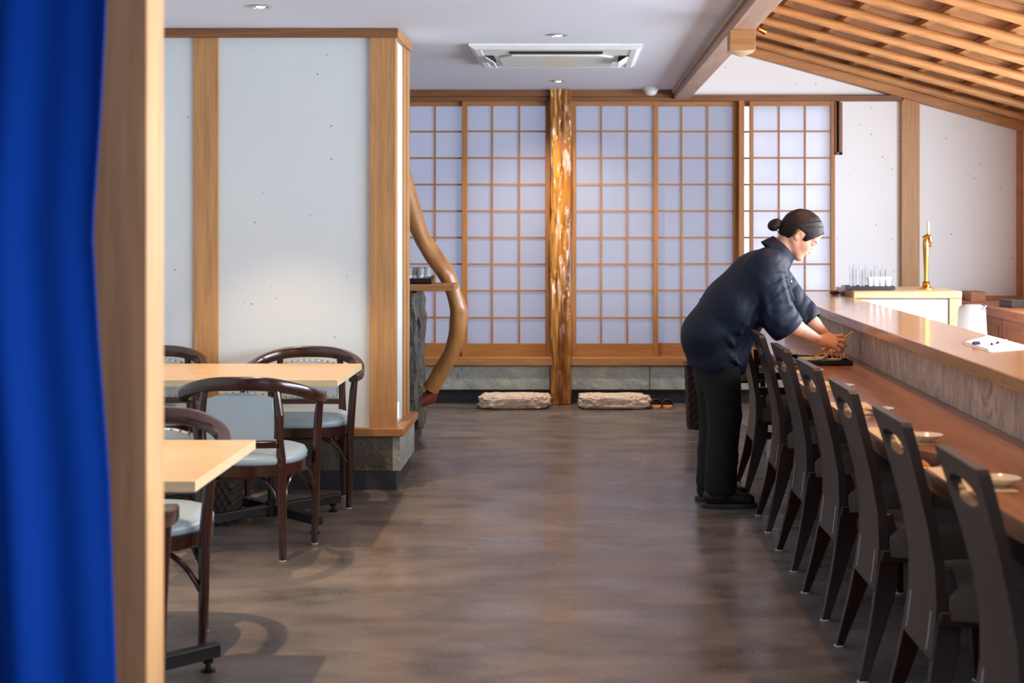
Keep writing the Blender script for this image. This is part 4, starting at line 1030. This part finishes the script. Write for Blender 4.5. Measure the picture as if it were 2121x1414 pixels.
# ---- jacket
J = Field((.46, 6.70, .58), (1.30, 7.36, 1.40), .0055)
J.cap((.668, 7.03, .83), (.795, 7.03, .985), .145, .143, .05, .80)
J.cap((.795, 7.03, .985), (.905, 7.03, 1.115), .143, .128, .06, .66)
J.cap((.905, 7.03, 1.115), (.985, 7.03, 1.200), .122, .078, .06, .52)
J.cap((.695, 7.03, .84), (.700, 7.03, .70), .143, .145, .03, .80)
J.cap((.80, 7.03, .93), (.765, 7.03, .74), .135, .085, .05, .75)
J.cap((.952, 6.95, 1.185), (SR[0], SR[1], SR[2]), .060, .072, .05); J.cap((.975, 7.11, 1.185), SLf, .058, .068, .05)
er = np.array(ER); hr = np.array([1.018, 6.862, .893]); J.cap(SR, er, .078, .082, .04); J.cap(er, hr, .084, .088, .03)
el_ = np.array(EL); hl_ = np.array([1.170, 7.205, .905]); J.cap(SLf, el_, .074, .076, .04); J.cap(el_, hl_, .076, .078, .03)
# folds
for a, b, r1, r2 in (((.93, 6.812, 1.17), (.985, 6.800, 1.02), .012, .006), ((.985, 6.815, 1.12), (1.03, 6.80, .98), .010, .006), ((.90, 6.81, 1.08), (.93, 6.79, .95), .010, .007),
                     ((.87, 6.83, 1.02), (.80, 6.845, .86), .014, .008), ((.74, 6.855, .99), (.83, 6.835, .90), .010, .006), ((.66, 6.88, .92), (.77, 6.85, .80), .012, .007),
                     ((.82, 6.85, .98), (.91, 6.86, .90), .012, .006), ((.84, 6.88, 1.18), (.90, 6.83, 1.11), .010, .006), ((1.0, 6.85, 1.17), (1.055, 6.83, 1.02), .010, .005),
                     ((1.04, 6.80, .97), (.97, 6.775, .92), .009, .005), ((.72, 6.88, .78), (.80, 6.86, .70), .010, .008), ((.62, 6.91, .80), (.63, 6.92, .68), .010, .010)):
    J.cap(a, b, r1, r2, .022)
cutd = lambda z0: None
def halfcut(F_, p, n, k=.003):
    p = np.array(p, float); n = np.array(n, float); n /= np.linalg.norm(n)
    return lambda x, y, z: -((x-p[0])*n[0]+(y-p[1])*n[1]+(z-p[2])*n[2])
# sleeve ends: flat cut across, then hollow
def sleeve_end(p, d, rad, depth):
    p = np.array(p, float); d = np.array(d, float); d /= np.linalg.norm(d); lo_ = p-.19; hi_ = p+.19
    def slab(x, y, z):
        t = (x-p[0])*d[0]+(y-p[1])*d[1]+(z-p[2])*d[2]
        rr_ = np.sqrt(np.maximum((x-p[0])**2+(y-p[1])**2+(z-p[2])**2-t*t, 0))
        return np.maximum(-t, rr_-.115)
    J.op(slab, lo_, hi_, .004, 'sub')
    J.cap(p-d*depth, p+d*.05, rad*.88, rad, .004, 1, 'sub')
sleeve_end((1.032, 6.870, .872), (.62, .12, -.78), .076, .03)
sleeve_end((1.196, 7.192, .882), (.62, -.28, -.73), .066, .03)
# hem: cut below a slanted line and hollow the skirt
J.op(lambda x, y, z: (z-(.690-(x-.555)*.26)), (.46, 6.70, .5), (1.0, 7.36, .74), .003, 'sub')
J.cap((.70, 7.03, .73), (.71, 7.03, .55), .125, .132, .004, .80, 'sub')
# neck opening
J.cap((1.010, 7.03, 1.245), (1.10, 7.03, 1.34), .052, .07, .008, 1, 'sub')
J.cap((1.03, 7.03, 1.235), (1.075, 7.03, 1.16), .030, .035, .01, 1, 'sub')
def jd(v):
    out = v.copy()
    for i in range(len(v)):
        p = v[i]
        n_ = p[0]*.76-p[2]*.65; d_ = p[0]*.65+p[2]*.76
        c = noise.noise((p[0]*3, p[1]*3, p[2]*3))
        a = noise.noise((n_*15+c*2, p[1]*5, d_*3.2+7)); b = noise.noise((n_*30+c*3, p[1]*8, d_*6))
        wg = min(1, max(.22, (p[0]-(.80+(p[2]-.9)*.45))/.08))
        d = (.040*(.16-min(abs(a), .26))+.020*(.12-min(abs(b), .22))*(.7+c))*wg
        out[i, 1] += d*(1 if p[1] > 7.03 else -1); out[i, 0] += .004*a; out[i, 2] += .003*b
    return shift(out)
jk = fieldpart('jacket', J, Navy, pe, jd, 1)
# collar: standing fold around the neck with two points in front
ax_ = Vector((.66, 0, .75)).normalized(); bs = Vector((1.008, 7.03, 1.245)); e1 = Vector((.75, 0, -.66)); e2 = Vector((0, 1, 0))
def collar(u, v):
    a = R(18)+u*R(324); ca, sa = math.cos(a), math.sin(a)
    fr_ = max(0, math.cos(a)); h = (.042-.010*fr_)
    r = .068+v*.024; q = bs+(e1*ca*(1.08+.1*fr_)+e2*sa)*r+ax_*(h*(1-v)-v*(.018+.05*fr_**3))
    return (q.x+BL.x, q.y+BL.y, q.z+BL.z)
co = part('collar', M().grid(48, 8, collar), Navy, pe, 0, 180); s_ = co.modifiers.new('s', 'SOLIDIFY'); s_.thickness = .006
for (x, y, z, r) in ((1.052, 6.925, 1.105, .005), (1.045, 6.92, 1.055, .005)):
    part('button', M().tube([(x+BL.x, y+BL.y, z), (x+.004+BL.x, y-.006+BL.y, z)], r, 12), Inlay, jk)
# ---- trousers
T = Field((.50, 6.82, .03), (.95, 7.28, .80), .0055)
T.cap((.695, 7.03, .78), (.70, 7.03, .66), .118, .115, .03, .80)
for s, fx in ((-1, .008), (1, -.018)):
    yy = 7.03+s*.078
    T.chain([(.705+fx, yy, .70), (.725+fx, yy, .45), (.712+fx, yy, .25), (.705+fx, yy, .10)], [.100, .082, .076, .080], .02)
    for (zz, dx) in ((.40, .07), (.34, .07), (.22, .066), (.17, -.064), (.13, .06)): T.cap((.71+fx+dx, yy-.03, zz), (.71+fx+dx*.6, yy-.06, zz-.03), .010, .006, .015)
T.op(lambda x, y, z: z-.052-.20*(x-.64), (.5, 6.8, .0), (.95, 7.3, .12), .003, 'sub')
for s, fx in ((-1, .008), (1, -.018)): T.cap((.705+fx, 7.03+s*.078, .10), (.705+fx, 7.03+s*.078, .0), .062, .07, .004, 1, 'sub')
fieldpart('trousers', T, BlackC, pe, shift, 2)
# ---- hair
Hf = Field((.93, 6.90, 1.22), (1.28, 7.16, 1.50), .0036)
Hf.ell(H(-.088, .138), (.105, .079, .094), HANG, .01)
Hf.ell(H(-.120, .115), (.074, .074, .082), HANG, .02)
def keep(x, y, z):
    a = (x-HC[0])*fa[0]+(z-HC[2])*fa[2]; b = (x-HC[0])*ua[0]+(z-HC[2])*ua[2]
    ay = np.abs(y-7.03)
    R1 = np.maximum((b-(.092+1.95*(a+.0457)))/2.19, -(a+.066)); R2 = np.maximum(b-.084, -(a+.066)); R3 = np.maximum(np.abs(a+.0915)-.025, b-.119)
    return np.minimum(np.minimum(R1, R2), R3)
Hf.op(lambda x, y, z: keep(x, y, z), (.9, 6.8, 1.1), (1.4, 7.3, 1.6), .004, 'sub')
Hf.cap(H(-.165, .075), H(-.185, .062), .034, .020, .02)
for s in (-1, 1):
    for i in range(13):
        t = i/12; a = -.050+.043*t; b = .104+.079*t; y = s*(.072-.004*t-.040*t**2.0)
        Hf.ell(H(a, b, y), (.0105, .0070, .0070), HANG+(.8 if i % 2 else -.4), .003)
def hd(v):
    out = v.copy()
    for i in range(len(v)):
        a = float((v[i]-HC)@fa); b = float((v[i]-HC)@ua); y = v[i][1]-7.03
        th = math.atan2(b-.075, a+.175); d = .0022*noise.noise((th*26, y*9, a*3))+.0016*noise.noise((th*60, y*14, 5))
        n = (v[i]-(HC+fa*-.09+ua*.13)); n /= np.linalg.norm(n)+1e-6; out[i] += n*d
    return shift(out)
fieldpart('hair', Hf, Hair, pe, hd, 0)
Bn = Field((.90, 6.94, 1.30), (1.06, 7.12, 1.45), .0036)
bc0 = H(-.208, .060); Bn.ell(bc0, (.036, .034, .029), .3, .01)
Bn.ell(bc0+np.array([.008, -.016, .008]), (.024, .018, .022), .8, .012); Bn.ell(bc0+np.array([-.012, -.012, -.010]), (.022, .022, .018), -.4, .012)
hbn = fieldpart('hair_bun', Bn, Hair, pe, shift, 1)
q0 = H(-.182, .048)
part('hair_tie', M().tube([tuple(q0+np.array([BL.x, BL.y-.018, -.004])), tuple(q0+np.array([BL.x, BL.y-.022, .006]))], .0055, 10), Glide, pe)
# ---- face details
from mathutils.bvhtree import BVHTree
bo_ = body_o; bvh = BVHTree.FromPolygons([v.co for v in bo_.data.vertices], [tuple(p.vertices) for p in bo_.data.polygons])
def onface(a, b, y, out=.0004):
    s = 1 if y > 0 else -1; d = Vector(tuple(fa*.55+ya*s*.83)).normalized()
    o = Vector(tuple(H(a, b, y)))+BL+d*.12; hit = bvh.ray_cast(o, -d)[0]
    return tuple((hit if hit else Vector(tuple(H(a, b, y)))+BL)+d*out)
def hp(a, b, y): p = H(a, b, y); return (p[0]+BL.x, p[1]+BL.y, p[2])
for s in (-1, 1):
    part('eyelash', M().tube([onface(-.004, .1030, s*.021), onface(-.006, .0995, s*.027), onface(-.010, .0990, s*.034), onface(-.018, .1015, s*.041), onface(-.023, .1035, s*.045)], [.0010, .0020, .0023, .0020, .0009], 8), Lash, pe)
    part('eyebrow', M().tube([onface(-.002, .1230, s*.018), onface(-.006, .1255, s*.026), onface(-.014, .1265, s*.035), onface(-.026, .1225, s*.046)], [.0014, .0022, .0020, .0008], 8), Brow, pe)
    part('ear_fold', M().tube([onface(-.082, .083, s*.07, -.0004), onface(-.084, .098, s*.07, -.0004), onface(-.092, .108, s*.07, -.0004), onface(-.101, .103, s*.07, -.0004), onface(-.100, .090, s*.07, -.0004)], [.0012, .0020, .0022, .0020, .0012], 8), plain('ear_shade', lin(196, 122, 98), .6), pe)
part('lips', M().tube([hp(-.0085, .0455, -.021), hp(.0060, .0465, -.011), hp(.0100, .0462, 0), hp(.0060, .0465, .011), hp(-.0085, .0455, .021)], [.0008, .0030, .0036, .0030, .0008], 8), Lip, pe)
# ---- shoes
for s, fx in ((-1, .0), (1, -.015)):
    yy = s*.085; x0_ = -.07+fx
    Sh = Field((.50, 6.80, 0), (1.0, 7.26, .16), .005); c = (x0_+.72, yy+7.03)
    Sh.cap((c[0]+.015, c[1], .055), (c[0]+.06, c[1], .062), .040, .040, .02, .95); Sh.cap((c[0]+.06, c[1], .058), (c[0]+.20, c[1]-.0, .038), .038, .030, .03, .75)
    Sh.op(lambda x, y, z: z-.020, (.4, 6.7, -.1), (1.1, 7.3, .03), .002, 'sub')
    so = fieldpart('shoe', Sh, BlackL, pe, shift, 1)
    out = [(x0_+.105+.138*math.cos(a), yy+(.047 if math.cos(a) > 0 else .040)*math.sin(a)) for a in np.linspace(0, 2*PI, 30, endpoint=False)]
    part('sole', M().prism(out, 0, .024), Sole_, so, .005)
# ---- the chopsticks in her right hand
hc = thing('cooking_chopsticks', 'long pale chopsticks held in the woman\'s right hand over the tray', 'chopsticks', (1.157, 6.925, .733))
tipv = Vector((1.369, 7.0, .853))-Vector((1.157, 6.925, .733))
part('stick', M().tube([(0, 0, 0), tuple(tipv)], [.0028, .0036], 10), Stick, hc)
part('stick', M().tube([(.004, -.008, -.003), tuple(tipv*.70+Vector((.004, -.012, -.004)))], [.0032, .0040], 10), Stick, hc)
